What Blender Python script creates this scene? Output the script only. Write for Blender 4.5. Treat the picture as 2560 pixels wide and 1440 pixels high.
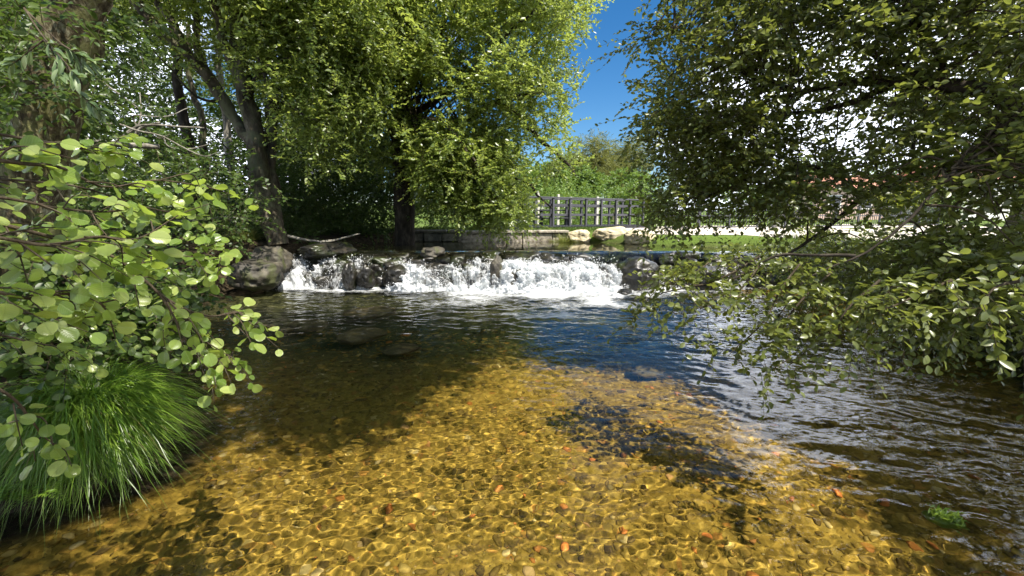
import bpy, math
import numpy as np
from mathutils import Vector

SC = bpy.context.scene
for o in list(bpy.data.objects):
    bpy.data.objects.remove(o)

# ------------------------------------------------------------------ camera, sky, sun, exposure
H = 1.5                     # eye height above the lower pool
FPX = 1074.0                # focal length in photo pixels (photo 2560 wide)
TH = math.atan(180 / FPX)   # pitch: horizon at photo row 540
cam = bpy.data.cameras.new('camera'); cam_o = bpy.data.objects.new('camera', cam)
SC.collection.objects.link(cam_o); SC.camera = cam_o
cam.sensor_width = 36; cam.lens = FPX / 2560 * 36
cam.clip_start = .05; cam.clip_end = 3000
cam_o.location = (0, 0, H); cam_o.rotation_euler = (math.pi / 2 - TH, 0, 0)

SUN_TO = Vector((.36, -.36, .86)).normalized()
sun_el = math.asin(SUN_TO.z)
sun_rot = math.atan2(SUN_TO.x, SUN_TO.y)
sl = bpy.data.lights.new('sun', 'SUN'); sl.energy = 5.0; sl.angle = math.radians(.5); sl.color = (1, .94, .84)
so = bpy.data.objects.new('sun', sl); SC.collection.objects.link(so)
so.rotation_euler = SUN_TO.to_track_quat('Z', 'Y').to_euler(); so.location = (0, 0, 30)
sl.cycles.is_caustics_light = True

world = bpy.data.worlds.new('World'); SC.world = world; world.use_nodes = True
wn = world.node_tree.nodes; wl = world.node_tree.links
bg = wn['Background']; bg.inputs[1].default_value = .06
sky = wn.new('ShaderNodeTexSky'); sky.sky_type = 'NISHITA'; sky.sun_disc = False
sky.sun_elevation = sun_el; sky.sun_rotation = sun_rot
sky.air_density = 1.0; sky.dust_density = .2; sky.ozone_density = 4.0
hs = wn.new('ShaderNodeHueSaturation'); hs.inputs['Saturation'].default_value = 1.32; hs.inputs['Value'].default_value = 1.15
wl.new(sky.outputs[0], hs.inputs['Color'])
tc = wn.new('ShaderNodeTexCoord')
wm_ = wn.new('ShaderNodeMapping'); wm_.inputs['Scale'].default_value = (1, 1, 1.8)
wl.new(tc.outputs['Generated'], wm_.inputs[0])
nz = wn.new('ShaderNodeTexNoise'); nz.inputs['Scale'].default_value = 2.1; nz.inputs['Detail'].default_value = 9; nz.inputs['Roughness'].default_value = .56
wl.new(wm_.outputs[0], nz.inputs['Vector'])
sep = wn.new('ShaderNodeSeparateXYZ'); wl.new(tc.outputs['Generated'], sep.inputs[0])
def wmath(op, a, b=None, c=None):
    n = wn.new('ShaderNodeMath'); n.operation = op
    for i, q in enumerate((a, b, c)):
        if q is None: continue
        if isinstance(q, (int, float)): n.inputs[i].default_value = q
        else: wl.new(q, n.inputs[i])
    return n.outputs[0]
# a bank of white cloud low over the right-hand side and behind the wood, blue above
def wsmooth(x, a, b):
    n = wn.new('ShaderNodeMapRange'); n.interpolation_type = 'SMOOTHSTEP'
    wl.new(x, n.inputs[0]); n.inputs[1].default_value = a; n.inputs[2].default_value = b
    return n.outputs[0]
rightm = wsmooth(sep.outputs[0], .26, .55)
leftm = wsmooth(sep.outputs[0], -.28, -.5)
side = wmath('ADD', wmath('MULTIPLY', rightm, .34), wmath('MULTIPLY', leftm, .2))
lowm = wsmooth(sep.outputs[2], .26, .02)
dens = wmath('ADD', wmath('ADD', nz.outputs[0], side), wmath('MULTIPLY', lowm, .10))
dens = wmath('SUBTRACT', dens, wmath('MULTIPLY', wsmooth(sep.outputs[2], .35, .8), .2))
cf = wsmooth(dens, .60, .74)
mixc = wn.new('ShaderNodeMix'); mixc.data_type = 'RGBA'
wl.new(cf, mixc.inputs[0]); wl.new(hs.outputs[0], mixc.inputs[6]); mixc.inputs[7].default_value = (20, 21.2, 24, 1)
wl.new(mixc.outputs[2], bg.inputs[0])

SC.view_settings.view_transform = 'Standard'; SC.view_settings.look = 'None'
SC.view_settings.exposure = 1.15; SC.view_settings.gamma = 1
cy = SC.cycles
cy.max_bounces = 10; cy.diffuse_bounces = 3; cy.glossy_bounces = 3; cy.transmission_bounces = 8; cy.transparent_max_bounces = 16
cy.caustics_reflective = False; cy.caustics_refractive = True; cy.sample_clamp_indirect = 6.0; cy.blur_glossy = .3
cy.use_denoising = True

# ------------------------------------------------------------------ helpers
rng = np.random.default_rng(7)
ct, st_ = math.cos(TH), math.sin(TH)
def P(u, v, Y):
    """world point that stands at forward distance Y where the photo shows (u, v)"""
    dx = (u - 1280) / FPX; dy = -(v - 720) / FPX
    t = Y / (ct + dy * st_)
    return np.array([dx * t, Y, H + t * (-st_ + dy * ct)])
def PZ(u, v, z):
    dx = (u - 1280) / FPX; dy = -(v - 720) / FPX
    t = (z - H) / (-st_ + dy * ct)
    return np.array([dx * t, t * (ct + dy * st_), z])
def nrm(a):
    return a / np.maximum(np.linalg.norm(a, axis=-1, keepdims=True), 1e-9)
def ss(x):
    x = np.clip(x, 0, 1); return x * x * (3 - 2 * x)
def _hash(ix, iy, iz, seed):
    n = (ix.astype(np.int64) * 374761393 + iy.astype(np.int64) * 668265263 + iz.astype(np.int64) * 2147483647 + seed * 974711) & 0xFFFFFFFF
    n = ((n ^ (n >> 13)) * 1274126177) & 0xFFFFFFFF
    n = ((n ^ (n >> 16)) * 2246822519) & 0xFFFFFFFF
    return ((n ^ (n >> 15)) & 0xFFFF) / 65535.0
def vnoise(p, seed=0):
    p = np.asarray(p, float); i = np.floor(p).astype(np.int64); f = p - i; f = f * f * (3 - 2 * f)
    r = 0
    for a in (0, 1):
        for b in (0, 1):
            for c in (0, 1):
                w = (f[:, 0] if a else 1 - f[:, 0]) * (f[:, 1] if b else 1 - f[:, 1]) * (f[:, 2] if c else 1 - f[:, 2])
                r = r + w * _hash(i[:, 0] + a, i[:, 1] + b, i[:, 2] + c, seed)
    return r - .5
def fbm(p, seed=0, oct=4, gain=.5):
    p = np.asarray(p, float); r = 0; a = 1
    for k in range(oct):
        r = r + a * vnoise(p * 2 ** k, seed + k * 17); a *= gain
    return r
def fbm2(x, y, s, seed=0, oct=4):
    return fbm(np.stack([x * s, y * s, np.zeros_like(x)], -1).reshape(-1, 3), seed, oct).reshape(x.shape)

class MB:
    def __init__(s): s.v = []; s.f = []; s.r = []; s.n = 0
    def add(s, V, F, r=.5):
        V = np.asarray(V, float).reshape(-1, 3)
        if not isinstance(F, list): F = [F]
        for q in F: s.f.append(np.asarray(q, np.int64) + s.n)
        s.v.append(V); s.r.append(np.broadcast_to(np.asarray(r, float), (len(V),)).copy()); s.n += len(V)
    def verts(s): return np.concatenate(s.v)

WLOC = {}
def put(o, loc, parent=None):
    if parent is not None:
        o.parent = parent; o.location = Vector(loc) - Vector(WLOC[parent.name])
    else:
        o.location = Vector(loc)
    WLOC[o.name] = tuple(loc)
def build(mb, name, mat, parent=None, org=None, smooth=True, attrs=None):
    V = mb.verts()
    if org is None: org = WLOC[parent.name] if parent is not None else V.min(0) * [0, 0, 1] + V.mean(0) * [1, 1, 0]
    org = np.asarray(org, float)
    me = bpy.data.meshes.new(name)
    co = (V - org).astype(np.float32)
    me.vertices.add(len(V)); me.vertices.foreach_set('co', co.ravel())
    lt = []; li = []
    for q in mb.f:
        lt.append(np.full(len(q), q.shape[1], np.int32)); li.append(q.ravel())
    lt = np.concatenate(lt); li = np.concatenate(li).astype(np.int32)
    me.loops.add(len(li)); me.polygons.add(len(lt))
    me.loops.foreach_set('vertex_index', li)
    ls = np.concatenate([[0], np.cumsum(lt)[:-1]]).astype(np.int32)
    me.polygons.foreach_set('loop_start', ls)
    me.polygons.foreach_set('use_smooth', np.full(len(lt), smooth, bool))
    a = me.attributes.new('rnd', 'FLOAT', 'POINT'); a.data.foreach_set('value', np.concatenate(mb.r).astype(np.float32))
    for k, arr in (attrs or {}).items():
        a = me.attributes.new(k, 'FLOAT', 'POINT'); a.data.foreach_set('value', np.asarray(arr, np.float32).ravel())
    me.update(calc_edges=True); me.validate()
    o = bpy.data.objects.new(name, me); SC.collection.objects.link(o)
    if mat: me.materials.append(mat)
    put(o, org, parent)
    return o
def tag(o, label, cat, group=None):
    o['label'] = label; o['category'] = cat
    if group: o['group'] = group
    return o
def thing(name, label, cat, loc, group=None):
    o = bpy.data.objects.new(name, None); SC.collection.objects.link(o); o.empty_display_size = .2
    put(o, loc); return tag(o, label, cat, group)
def kind(o, k): o['kind'] = k; return o

def spline(pts, n):
    p = np.asarray(pts, float)
    if len(p) == 2: p = np.array([p[0], p[0] * .67 + p[1] * .33, p[0] * .33 + p[1] * .67, p[1]])
    q = np.vstack([2 * p[0] - p[1], p, 2 * p[-1] - p[-2]])
    t = np.linspace(0, len(p) - 1 - 1e-6, n); i = t.astype(int); f = (t - i)[:, None]
    a, b, c, d = q[i], q[i + 1], q[i + 2], q[i + 3]
    return .5 * (2 * b + (c - a) * f + (2 * a - 5 * b + 4 * c - d) * f ** 2 + (3 * b - a - 3 * c + d) * f ** 3)
def tube(mb, pts, r0, r1, n=12, k=7, wob=0., r=.5, bump=0., taper=1.):
    c = spline(pts, n); t = np.linspace(0, 1, n)
    if wob: c = c + wob * np.stack([fbm(c * 2.3 + 11 * a, 40 + a, 3) for a in range(3)], -1) * np.sin(t * math.pi)[:, None] ** .5
    rad = r0 + (r1 - r0) * t ** taper
    d = nrm(np.gradient(c, axis=0)); up = np.array([0, 0, 1.]) if abs(d[0, 2]) < .9 else np.array([1., 0, 0])
    e1 = np.zeros_like(d); prev = nrm(np.cross(d[0], up))
    for i in range(n):
        prev = nrm(prev - d[i] * np.dot(prev, d[i])); e1[i] = prev
    e2 = np.cross(d, e1); a = np.arange(k) / k * 2 * math.pi
    V = c[:, None] + rad[:, None, None] * (np.cos(a)[None, :, None] * e1[:, None] + np.sin(a)[None, :, None] * e2[:, None])
    if bump:
        off = fbm(V.reshape(-1, 3) * [9, 9, 3.5] / max(r0 * 8, .3), 5, 4).reshape(n, k)
        V = c[:, None] + (V - c[:, None]) * (1 + bump * off)[..., None]
    i = np.arange(n * k).reshape(n, k); j = np.roll(i, -1, 1)
    F = np.stack([i[:-1], j[:-1], j[1:], i[1:]], -1).reshape(-1, 4)
    mb.add(V, [F, i[-1][None, :]], r)
    return c
def box(mb, c, s, rot=0., r=.5, bev=0.):
    c = np.asarray(c, float); h = np.asarray(s, float) / 2
    b = min(bev, h.min() * .9)
    if b <= 0:
        V = np.array([[x, y, z] for x in (-1, 1) for y in (-1, 1) for z in (-1, 1)], float) * h
        F = np.array([[0, 1, 3, 2], [4, 6, 7, 5], [0, 4, 5, 1], [2, 3, 7, 6], [0, 2, 6, 4], [1, 5, 7, 3]]); Fs = [F]
    else:
        import bmesh
        bm = bmesh.new(); bmesh.ops.create_cube(bm, size=1)
        for v in bm.verts: v.co = Vector((v.co.x * 2 * h[0], v.co.y * 2 * h[1], v.co.z * 2 * h[2]))
        bmesh.ops.bevel(bm, geom=bm.edges[:], offset=b, segments=1, affect='EDGES')
        bm.verts.index_update(); V = np.array([v.co[:] for v in bm.verts])
        d = {}
        for f in bm.faces: d.setdefault(len(f.verts), []).append([v.index for v in f.verts])
        Fs = [np.array(q) for q in d.values()]; bm.free()
    if rot:
        cs, sn = math.cos(rot), math.sin(rot); V = V @ np.array([[cs, sn, 0], [-sn, cs, 0], [0, 0, 1]])
    mb.add(V + c, Fs, r)

_ico = {}
def ico(sub):
    if sub not in _ico:
        import bmesh
        bm = bmesh.new(); bmesh.ops.create_icosphere(bm, subdivisions=sub, radius=1)
        bm.verts.index_update()
        _ico[sub] = (np.array([v.co[:] for v in bm.verts]), np.array([[v.index for v in f.verts] for f in bm.faces])); bm.free()
    return _ico[sub]
def rock(mb, c, s, seed, sub=4, rough=.35, rot=0., r=.5, sq=.75):
    V, F = ico(sub); V = V.copy()
    V = np.sign(V) * np.abs(V) ** sq                       # squarer than a ball
    V = V * (1 + rough * fbm(V * 1.1 + seed * 7.3, seed, 2) * 1.6 + rough * .45 * fbm(V * 4 + seed, seed + 3, 4))[:, None]
    V = V * np.asarray(s)
    cs, sn = math.cos(rot), math.sin(rot); V = V @ np.array([[cs, sn, 0], [-sn, cs, 0], [0, 0, 1]])
    mb.add(V + np.asarray(c), F, r)

LIT = [(-.75, 1.2), (-.75, 2.2), (-.7, 3.1), (-.2, 3.9), (.5, 4.6), (1.8, 4.3), (2.1, 3.0), (1.9, 1.2)]
def sunlit_gap(c, mg=.5, spots=True):
    """drop high boughs that would shade the sunlit gravel, the white falls or the near alder"""
    sx = c[:, 0] - c[:, 2] * SUN_TO.x / SUN_TO.z; sy = c[:, 1] - c[:, 2] * SUN_TO.y / SUN_TO.z
    bad = sdist(sx, sy, LIT) > -mg
    if not spots: return c[~bad]
    bad |= (np.abs(sx - .1) < 2.4) & (np.abs(sy - 8.9) < 1.0)
    for x, y, z, r in ((-.70, 1.25, 1.15, .46), (-1.1, 1.05, 1.35, .50), (-1.6, 2.15, .4, .65), (-4.7, 5.2, 3.2, .9), (-2.3, 2.15, 2.6, 1.0), (-5.8, 9.6, 1.7, .45), (.2, 13.4, .9, 1.3), (-5.5, 9.0, .4, .35)):
        k = (c[:, 2] - z) / SUN_TO.z; bad |= (k > 0) & (np.hypot(c[:, 0] - k * SUN_TO.x - x, c[:, 1] - k * SUN_TO.y - y) < r + .12)
    return c[~bad]
# leaf templates: (verts (x along, y across, z up), faces)
T_DIA = (np.array([[0, 0, 0], [.45, .5, .07], [1, 0, -.06], [.45, -.5, .07]]), [np.array([[0, 3, 2], [0, 2, 1]])])
T_OVAL = (np.array([[0, 0, 0], [.4, 0, -.02], [.75, 0, -.05], [1, 0, -.12], [.22, .34, .05], [.5, .5, .08], [.8, .36, .03],
                    [.22, -.34, .05], [.5, -.5, .08], [.8, -.36, .03]]),
          [np.array([[0, 1, 4], [2, 3, 6], [0, 7, 1], [2, 9, 3]]), np.array([[1, 2, 5, 4], [1, 7, 8, 2]]), np.array([[2, 6, 5], [2, 8, 9]])])
def _round():
    t = np.array([0, .07, .22, .42, .63, .82, .94, 1.]); w = np.array([.02, .22, .40, .49, .50, .40, .24, .05])
    V = []; F = []
    for i, (a, b) in enumerate(zip(t, w)):
        wv = .03 * math.sin(i * 2.4)
        V += [[a - (.03 if i == 7 else 0), 0, -.11 * a * a - .02], [a, b, .15 * b - .11 * a * a + wv], [a, -b, .15 * b - .11 * a * a - wv]]
        V += [[a, b * .5, .10 * b - .11 * a * a + .012], [a, -b * .5, .10 * b - .11 * a * a + .012]]
        if i:
            q = 5 * i; p_ = q - 5
            F += [[p_, q, q + 3, p_ + 3], [p_ + 3, q + 3, q + 1, p_ + 1], [p_, p_ + 4, q + 4, q], [p_ + 4, p_ + 2, q + 2, q + 4]]
    n = len(V); V += [[-.26, 0, .02], [.02, .014, -.02], [.02, -.014, -.02]]
    return (np.array(V), [np.array(F), np.array([[n, n + 1, n + 2]])])
T_ROUND = _round()
T_GRASS = None
def add_leaves(mb, Pos, Ax, Nm, L, W, tm, r):
    A = nrm(Ax); B = nrm(np.cross(Nm, A)); Cn = np.cross(A, B)
    tv, tf = tm; n = len(Pos); L = np.broadcast_to(L, (n,)); W = np.broadcast_to(W, (n,))
    V = Pos[:, None] + L[:, None, None] * (tv[None, :, 0, None] * A[:, None] + (W[:, None] * tv[None, :, 1])[..., None] * B[:, None] + tv[None, :, 2, None] * Cn[:, None])
    off = (np.arange(n) * len(tv))[:, None, None]
    mb.add(V.reshape(-1, 3), [(f[None] + off).reshape(-1, f.shape[1]) for f in tf], np.repeat(r, len(tv)))
def runit(n): return nrm(rng.normal(size=(n, 3)))
def foliage(mb, cen, rad, ntw, nlf, twl, L, W, tm, twmb=None, droop=.25, up=.8, twr=.004, spread=1., outw=.9, updir=.1, hang=None):
    """leafy sprays: ntw twigs round every centre, nlf leaves along each twig"""
    cen = np.asarray(cen, float); rad = np.broadcast_to(np.asarray(rad, float), cen.shape)
    C = np.repeat(cen, ntw, 0); R = np.repeat(rad, ntw, 0); T = len(C)
    q = runit(T) * rng.random((T, 1)) ** .45
    S = C + q * R * .85
    D = nrm(runit(T) + outw * nrm(q * R) + [0, 0, updir] + (0 if hang is None else np.asarray(hang)))
    ln = twl * rng.uniform(.6, 1.35, T)
    tt = (np.arange(nlf)[None] + rng.random((T, nlf))) / nlf
    X = S[:, None] + D[:, None] * (ln[:, None] * tt)[..., None]
    X[..., 2] -= droop * ln[:, None] * tt ** 2
    if twmb is not None:
        K = 4; t = np.linspace(0, 1, K)
        c = S[:, None] + D[:, None] * (ln[:, None] * t)[..., None]; c[..., 2] -= droop * ln[:, None] * t ** 2
        e1 = nrm(np.cross(D, [0.3, .2, 1])); e2 = np.cross(D, e1); a = np.arange(3) / 3 * 2 * math.pi
        rr = twr * (1 - .75 * t)
        V = c[:, :, None] + rr[None, :, None, None] * (np.cos(a)[None, None, :, None] * e1[:, None, None] + np.sin(a)[None, None, :, None] * e2[:, None, None])
        i = np.arange(K * 3).reshape(K, 3); j = np.roll(i, -1, 1)
        F = np.stack([i[:-1], j[:-1], j[1:], i[1:]], -1).reshape(-1, 4)
        twmb.add(V.reshape(-1, 3), (F[None] + (np.arange(T) * K * 3)[:, None, None]).reshape(-1, 4))
    X = X.reshape(-1, 3); Dr = np.repeat(D, nlf, 0); n = len(X)
    side = nrm(np.cross(Dr, [0, 0, 1.]) + 1e-3) * np.where(np.arange(n) % 2, 1, -1)[:, None]
    ax = nrm(Dr * .7 + side * .8 * spread + runit(n) * .45 + [0, 0, -droop * .8])
    nm = nrm(np.array([.22, -.34, .8]) * up + runit(n) * .8)
    tw_r = np.repeat(rng.random(T), nlf)
    add_leaves(mb, X, ax, nm, L * rng.uniform(.65, 1.2, n), W * rng.uniform(.85, 1.15, n), tm, np.clip(.55 * tw_r + .45 * rng.random(n), 0, 1))
    return n
def inpoly(px, py, poly):
    r = np.zeros(np.shape(px), bool); n = len(poly)
    for i in range(n):
        x0, y0 = poly[i]; x1, y1 = poly[(i + 1) % n]
        c = ((y0 > py) != (y1 > py)) & (px < (x1 - x0) * (py - y0) / (y1 - y0 + 1e-12) + x0)
        r ^= c
    return r
def sdist(px, py, poly):
    d = np.full(np.shape(px), 1e9); n = len(poly)
    for i in range(n):
        x0, y0 = poly[i]; x1, y1 = poly[(i + 1) % n]
        ex, ey = x1 - x0, y1 - y0; t = np.clip(((px - x0) * ex + (py - y0) * ey) / (ex * ex + ey * ey), 0, 1)
        d = np.minimum(d, (px - x0 - t * ex) ** 2 + (py - y0 - t * ey) ** 2)
    return np.sqrt(d) * np.where(inpoly(px, py, poly), 1, -1)
def fill(poly, Yf, n, holes=()):
    """n points spread through the volume whose outline is poly; Yf gives the depth range"""
    p = np.array(poly); out = []
    while len(out) < n:
        u = rng.uniform(p[:, 0].min(), p[:, 0].max()); v = rng.uniform(p[:, 1].min(), p[:, 1].max())
        if not inpoly(np.array(u), np.array(v), poly): continue
        if any(((u - h[0]) / h[2]) ** 2 + ((v - h[1]) / h[3]) ** 2 < 1 for h in holes): continue
        a, b = Yf(u, v) if callable(Yf) else Yf
        out.append(P(u, v, rng.uniform(a, b)))
    return np.array(out)

# ------------------------------------------------------------------ materials
def newmat(name):
    m = bpy.data.materials.new(name); m.use_nodes = True; nt = m.node_tree
    return m, nt.nodes, nt.links, nt.nodes['Principled BSDF'], nt.nodes['Material Output']
def nd(N, t, **kw):
    n = N.new(t)
    for k, v in kw.items():
        if k in n.inputs: n.inputs[k].default_value = v
        else: setattr(n, k, v)
    return n
def ramp(N, L, src, stops):
    r = N.new('ShaderNodeValToRGB'); L.new(src, r.inputs[0])
    while len(r.color_ramp.elements) < len(stops): r.color_ramp.elements.new(.5)
    for e, (p, c) in zip(r.color_ramp.elements, stops):
        e.position = p; e.color = c if len(c) == 4 else (*c, 1)
    return r.outputs[0]
def attr(N, name):
    a = N.new('ShaderNodeAttribute'); a.attribute_name = name; return a.outputs['Fac']
def mixrgb(N, L, f, a, b, mode='MIX'):
    m = N.new('ShaderNodeMix'); m.data_type = 'RGBA'; m.blend_type = mode
    for i, q in ((0, f), (6, a), (7, b)):
        if isinstance(q, (int, float)): m.inputs[i].default_value = q
        elif isinstance(q, tuple): m.inputs[i].default_value = q if len(q) == 4 else (*q, 1)
        else: L.new(q, m.inputs[i])
    return m.outputs[2]
def mth(N, L, op, a, b=0.):
    n = N.new('ShaderNodeMath'); n.operation = op
    for i, q in ((0, a), (1, b)):
        if isinstance(q, (int, float)): n.inputs[i].default_value = q
        else: L.new(q, n.inputs[i])
    return n.outputs[0]
def noise(N, L, scale, detail=5, rough=.55, dist=0., vec=None, mscale=None):
    t = N.new('ShaderNodeTexCoord'); v = t.outputs['Object'] if vec is None else vec
    if mscale:
        mp = N.new('ShaderNodeMapping'); mp.inputs['Scale'].default_value = mscale; L.new(v, mp.inputs[0]); v = mp.outputs[0]
    n = nd(N, 'ShaderNodeTexNoise', Scale=scale, Detail=detail, Roughness=rough, Distortion=dist); L.new(v, n.inputs['Vector'])
    return n.outputs[0]
def bump(N, L, p, h, strength=.5, dist=.02):
    b = nd(N, 'ShaderNodeBump', Strength=strength, Distance=dist); L.new(h, b.inputs['Height']); L.new(b.outputs[0], p.inputs['Normal']); return b

def leafmat(name, dark, mid, light, trans=(.25, .4, .04), tf=.38, rough=.42, spec=.35, veins=False):
    m, N, L, p, out = newmat(name)
    a = attr(N, 'rnd')
    col = ramp(N, L, a, [(0, dark), (.5, mid), (1, light)])
    if veins:
        lx, ly = attr(N, 'lx'), mth(N, L, 'ABSOLUTE', attr(N, 'ly'))
        fr = mth(N, L, 'FRACT', mth(N, L, 'MULTIPLY', mth(N, L, 'SUBTRACT', lx, mth(N, L, 'MULTIPLY', ly, .6)), 8.))
        tri = mth(N, L, 'ABSOLUTE', mth(N, L, 'SUBTRACT', fr, .5))
        line = mth(N, L, 'MAXIMUM', ramp(N, L, tri, [(.36, (0, 0, 0)), (.48, (1, 1, 1))]), ramp(N, L, ly, [(.012, (1, 1, 1)), (.04, (0, 0, 0))]))
        col = mixrgb(N, L, mth(N, L, 'MULTIPLY', line, .45), col, (.26, .33, .11))
        blot = noise(N, L, 14, 4, .6); col = mixrgb(N, L, ramp(N, L, blot, [(.5, (0, 0, 0)), (.75, (.5, .5, .5))]), col, (.20, .22, .05))
        bump(N, L, p, mth(N, L, 'MULTIPLY', line, -1), .5, .004)
    L.new(col, p.inputs['Base Color']); p.inputs['Roughness'].default_value = rough; p.inputs['Specular IOR Level'].default_value = spec
    tr = N.new('ShaderNodeBsdfTranslucent')
    tcol = mixrgb(N, L, 1., mixrgb(N, L, .35, (1, 1, 1), col), (*trans, 1), 'MULTIPLY'); L.new(tcol, tr.inputs[0])
    mx = N.new('ShaderNodeMixShader'); mx.inputs[0].default_value = tf
    L.new(p.outputs[0], mx.inputs[1]); L.new(tr.outputs[0], mx.inputs[2]); L.new(mx.outputs[0], out.inputs[0])
    return m
M_alder = leafmat('alder_leaf', (.07, .13, .018), (.12, .20, .03), (.19, .27, .05), (.45, .60, .07), .42, .36, .5)
M_alderv = leafmat('round_alder_leaf', (.07, .135, .014), (.16, .25, .035), (.36, .42, .12), (.58, .74, .11), .45, .30, .7, True)
M_willow = leafmat('willow_leaf', (.065, .105, .018), (.135, .19, .034), (.26, .30, .09), (.60, .70, .13), .46, .33, .6)
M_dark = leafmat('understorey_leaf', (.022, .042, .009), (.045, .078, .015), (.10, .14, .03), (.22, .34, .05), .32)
M_right = leafmat('sallow_leaf', (.044, .062, .012), (.085, .108, .021), (.17, .195, .055), (.40, .46, .08), .38, .34, .5)
M_hedge = leafmat('hedge_leaf', (.06, .11, .02), (.10, .17, .03), (.16, .22, .05), (.34, .46, .07), .35)
M_pine = leafmat('pine_needles', (.10, .115, .028), (.15, .16, .04), (.21, .205, .06), (.4, .42, .1), .3)
M_yellow = leafmat('yellow_leaf', (.2, .24, .02), (.3, .33, .03), (.4, .4, .05), (.6, .6, .06), .4)
M_grass = leafmat('sedge_blade', (.07, .14, .010), (.12, .21, .016), (.20, .29, .035), (.25, .45, .06), .35, .35, .5)
M_dry = leafmat('dry_grass', (.10, .15, .03), (.18, .22, .05), (.28, .27, .09), (.4, .42, .1), .35)
M_straw = leafmat('straw_blade', (.16, .13, .05), (.26, .21, .09), (.36, .30, .14), (.4, .34, .15), .3)
M_silver = leafmat('silver_willow_leaf', (.10, .16, .06), (.16, .22, .10), (.24, .30, .16), (.35, .48, .15), .35, .35, .5)

def barkmat(name, c0, c1, c2, sc=7., moss=None):
    m, N, L, p, out = newmat(name)
    n1 = noise(N, L, sc, 8, .65, .4, mscale=(1, 1, .35)); n2 = noise(N, L, sc * .35, 5, .6, .5)
    col = ramp(N, L, n1, [(.3, c0), (.52, c1), (.72, c2)])
    if moss:
        col = mixrgb(N, L, ramp(N, L, n2, [(.48, (0, 0, 0)), (.6, (1, 1, 1))]), col, moss)
    L.new(col, p.inputs['Base Color']); p.inputs['Roughness'].default_value = .9; p.inputs['Specular IOR Level'].default_value = .15
    bump(N, L, p, n1, .8, .03)
    return m
M_bark = barkmat('grey_brown_bark', (.02, .016, .011), (.075, .062, .042), (.19, .165, .12), 9, (.10, .10, .055))
M_barkd = barkmat('dark_bark', (.012, .010, .007), (.04, .033, .024), (.09, .075, .055), 9)
M_birch = barkmat('pale_bark', (.05, .045, .035), (.24, .22, .18), (.42, .40, .35), 6)
M_lichen = barkmat('lichen_bark', (.012, .009, .006), (.075, .06, .032), (.36, .35, .23), 26, (.15, .15, .06))
M_dead = barkmat('bleached_wood', (.07, .06, .045), (.20, .185, .15), (.38, .36, .31), 14)
M_twig = barkmat('twig_bark', (.03, .022, .014), (.07, .055, .035), (.13, .11, .075), 20)

def rockmat(name, c0, c1, c2, moss=(.045, .06, .012), mossamt=.5, rough=.6, sc=5.):
    m, N, L, p, out = newmat(name)
    n1 = noise(N, L, sc, 9, .65, .3); n2 = noise(N, L, sc * .4, 6, .6, .6)
    col = ramp(N, L, n1, [(.3, c0), (.5, c1), (.72, c2)])
    if mossamt:
        col = mixrgb(N, L, ramp(N, L, n2, [(.62 - mossamt * .25, (0, 0, 0)), (.70 - mossamt * .2, (1, 1, 1))]), col, moss)
    L.new(col, p.inputs['Base Color']); p.inputs['Roughness'].default_value = rough
    bump(N, L, p, n1, .7, .04)
    return m
M_wet = rockmat('wet_black_rock', (.006, .006, .005), (.018, .016, .012), (.05, .044, .033), (.022, .028, .007), .45, .3)
M_boul = rockmat('mossy_boulder', (.014, .012, .009), (.042, .036, .025), (.12, .105, .07), (.05, .055, .015), .5, .7)
M_wall = rockmat('granite_wall', (.10, .085, .065), (.30, .265, .21), (.52, .47, .39), (.10, .075, .045), .35, .85, 7)  # lit copy of the wall stone, sunlit brightness put into the colour
M_walld = rockmat('dark_granite', (.05, .046, .036), (.13, .12, .09), (.24, .22, .17), (.05, .05, .025), .4, .8, 7)  # darker copy of the wall stone, the dim wall's shade put into the colour
M_pale = rockmat('pale_sandstone', (.25, .20, .12), (.45, .38, .24), (.62, .56, .42), (.30, .24, .10), .3, .9, 5)
M_sub = rockmat('drowned_stone', (.06, .045, .014), (.15, .11, .035), (.30, .23, .09), (.10, .08, .02), .3, .8, 6)

def plain(name, c, rough=.7, var=.3, sc=20., spec=.3, metal=0.):
    m, N, L, p, out = newmat(name)
    n1 = noise(N, L, sc, 6, .6)
    k0 = tuple(x * (1 - var) for x in c); k1 = tuple(min(1, x * (1 + var)) for x in c)
    L.new(ramp(N, L, n1, [(.3, k0), (.7, k1)]), p.inputs['Base Color'])
    p.inputs['Roughness'].default_value = rough; p.inputs['Specular IOR Level'].default_value = spec; p.inputs['Metallic'].default_value = metal
    bump(N, L, p, n1, .15, .01)
    return m
M_paint = plain('grey_painted_wood', (.06, .06, .07), .55, .25)
M_paintd = plain('dark_painted_wood', (.03, .03, .036), .55, .25)
M_conc = plain('pale_concrete', (.55, .52, .46), .9, .2)
M_brickred = plain('terracotta', (.42, .20, .13), .85, .25, 6)
M_pink = plain('pink_render', (.62, .44, .36), .9, .1, 3)
M_white = plain('white_render', (.75, .72, .68), .9, .06, 3)
M_glass = plain('dark_glazing', (.02, .022, .025), .12, .2, 5, .5)
M_path = plain('pale_gravel_path', (.56, .50, .41), .95, .18, 9)

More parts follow.
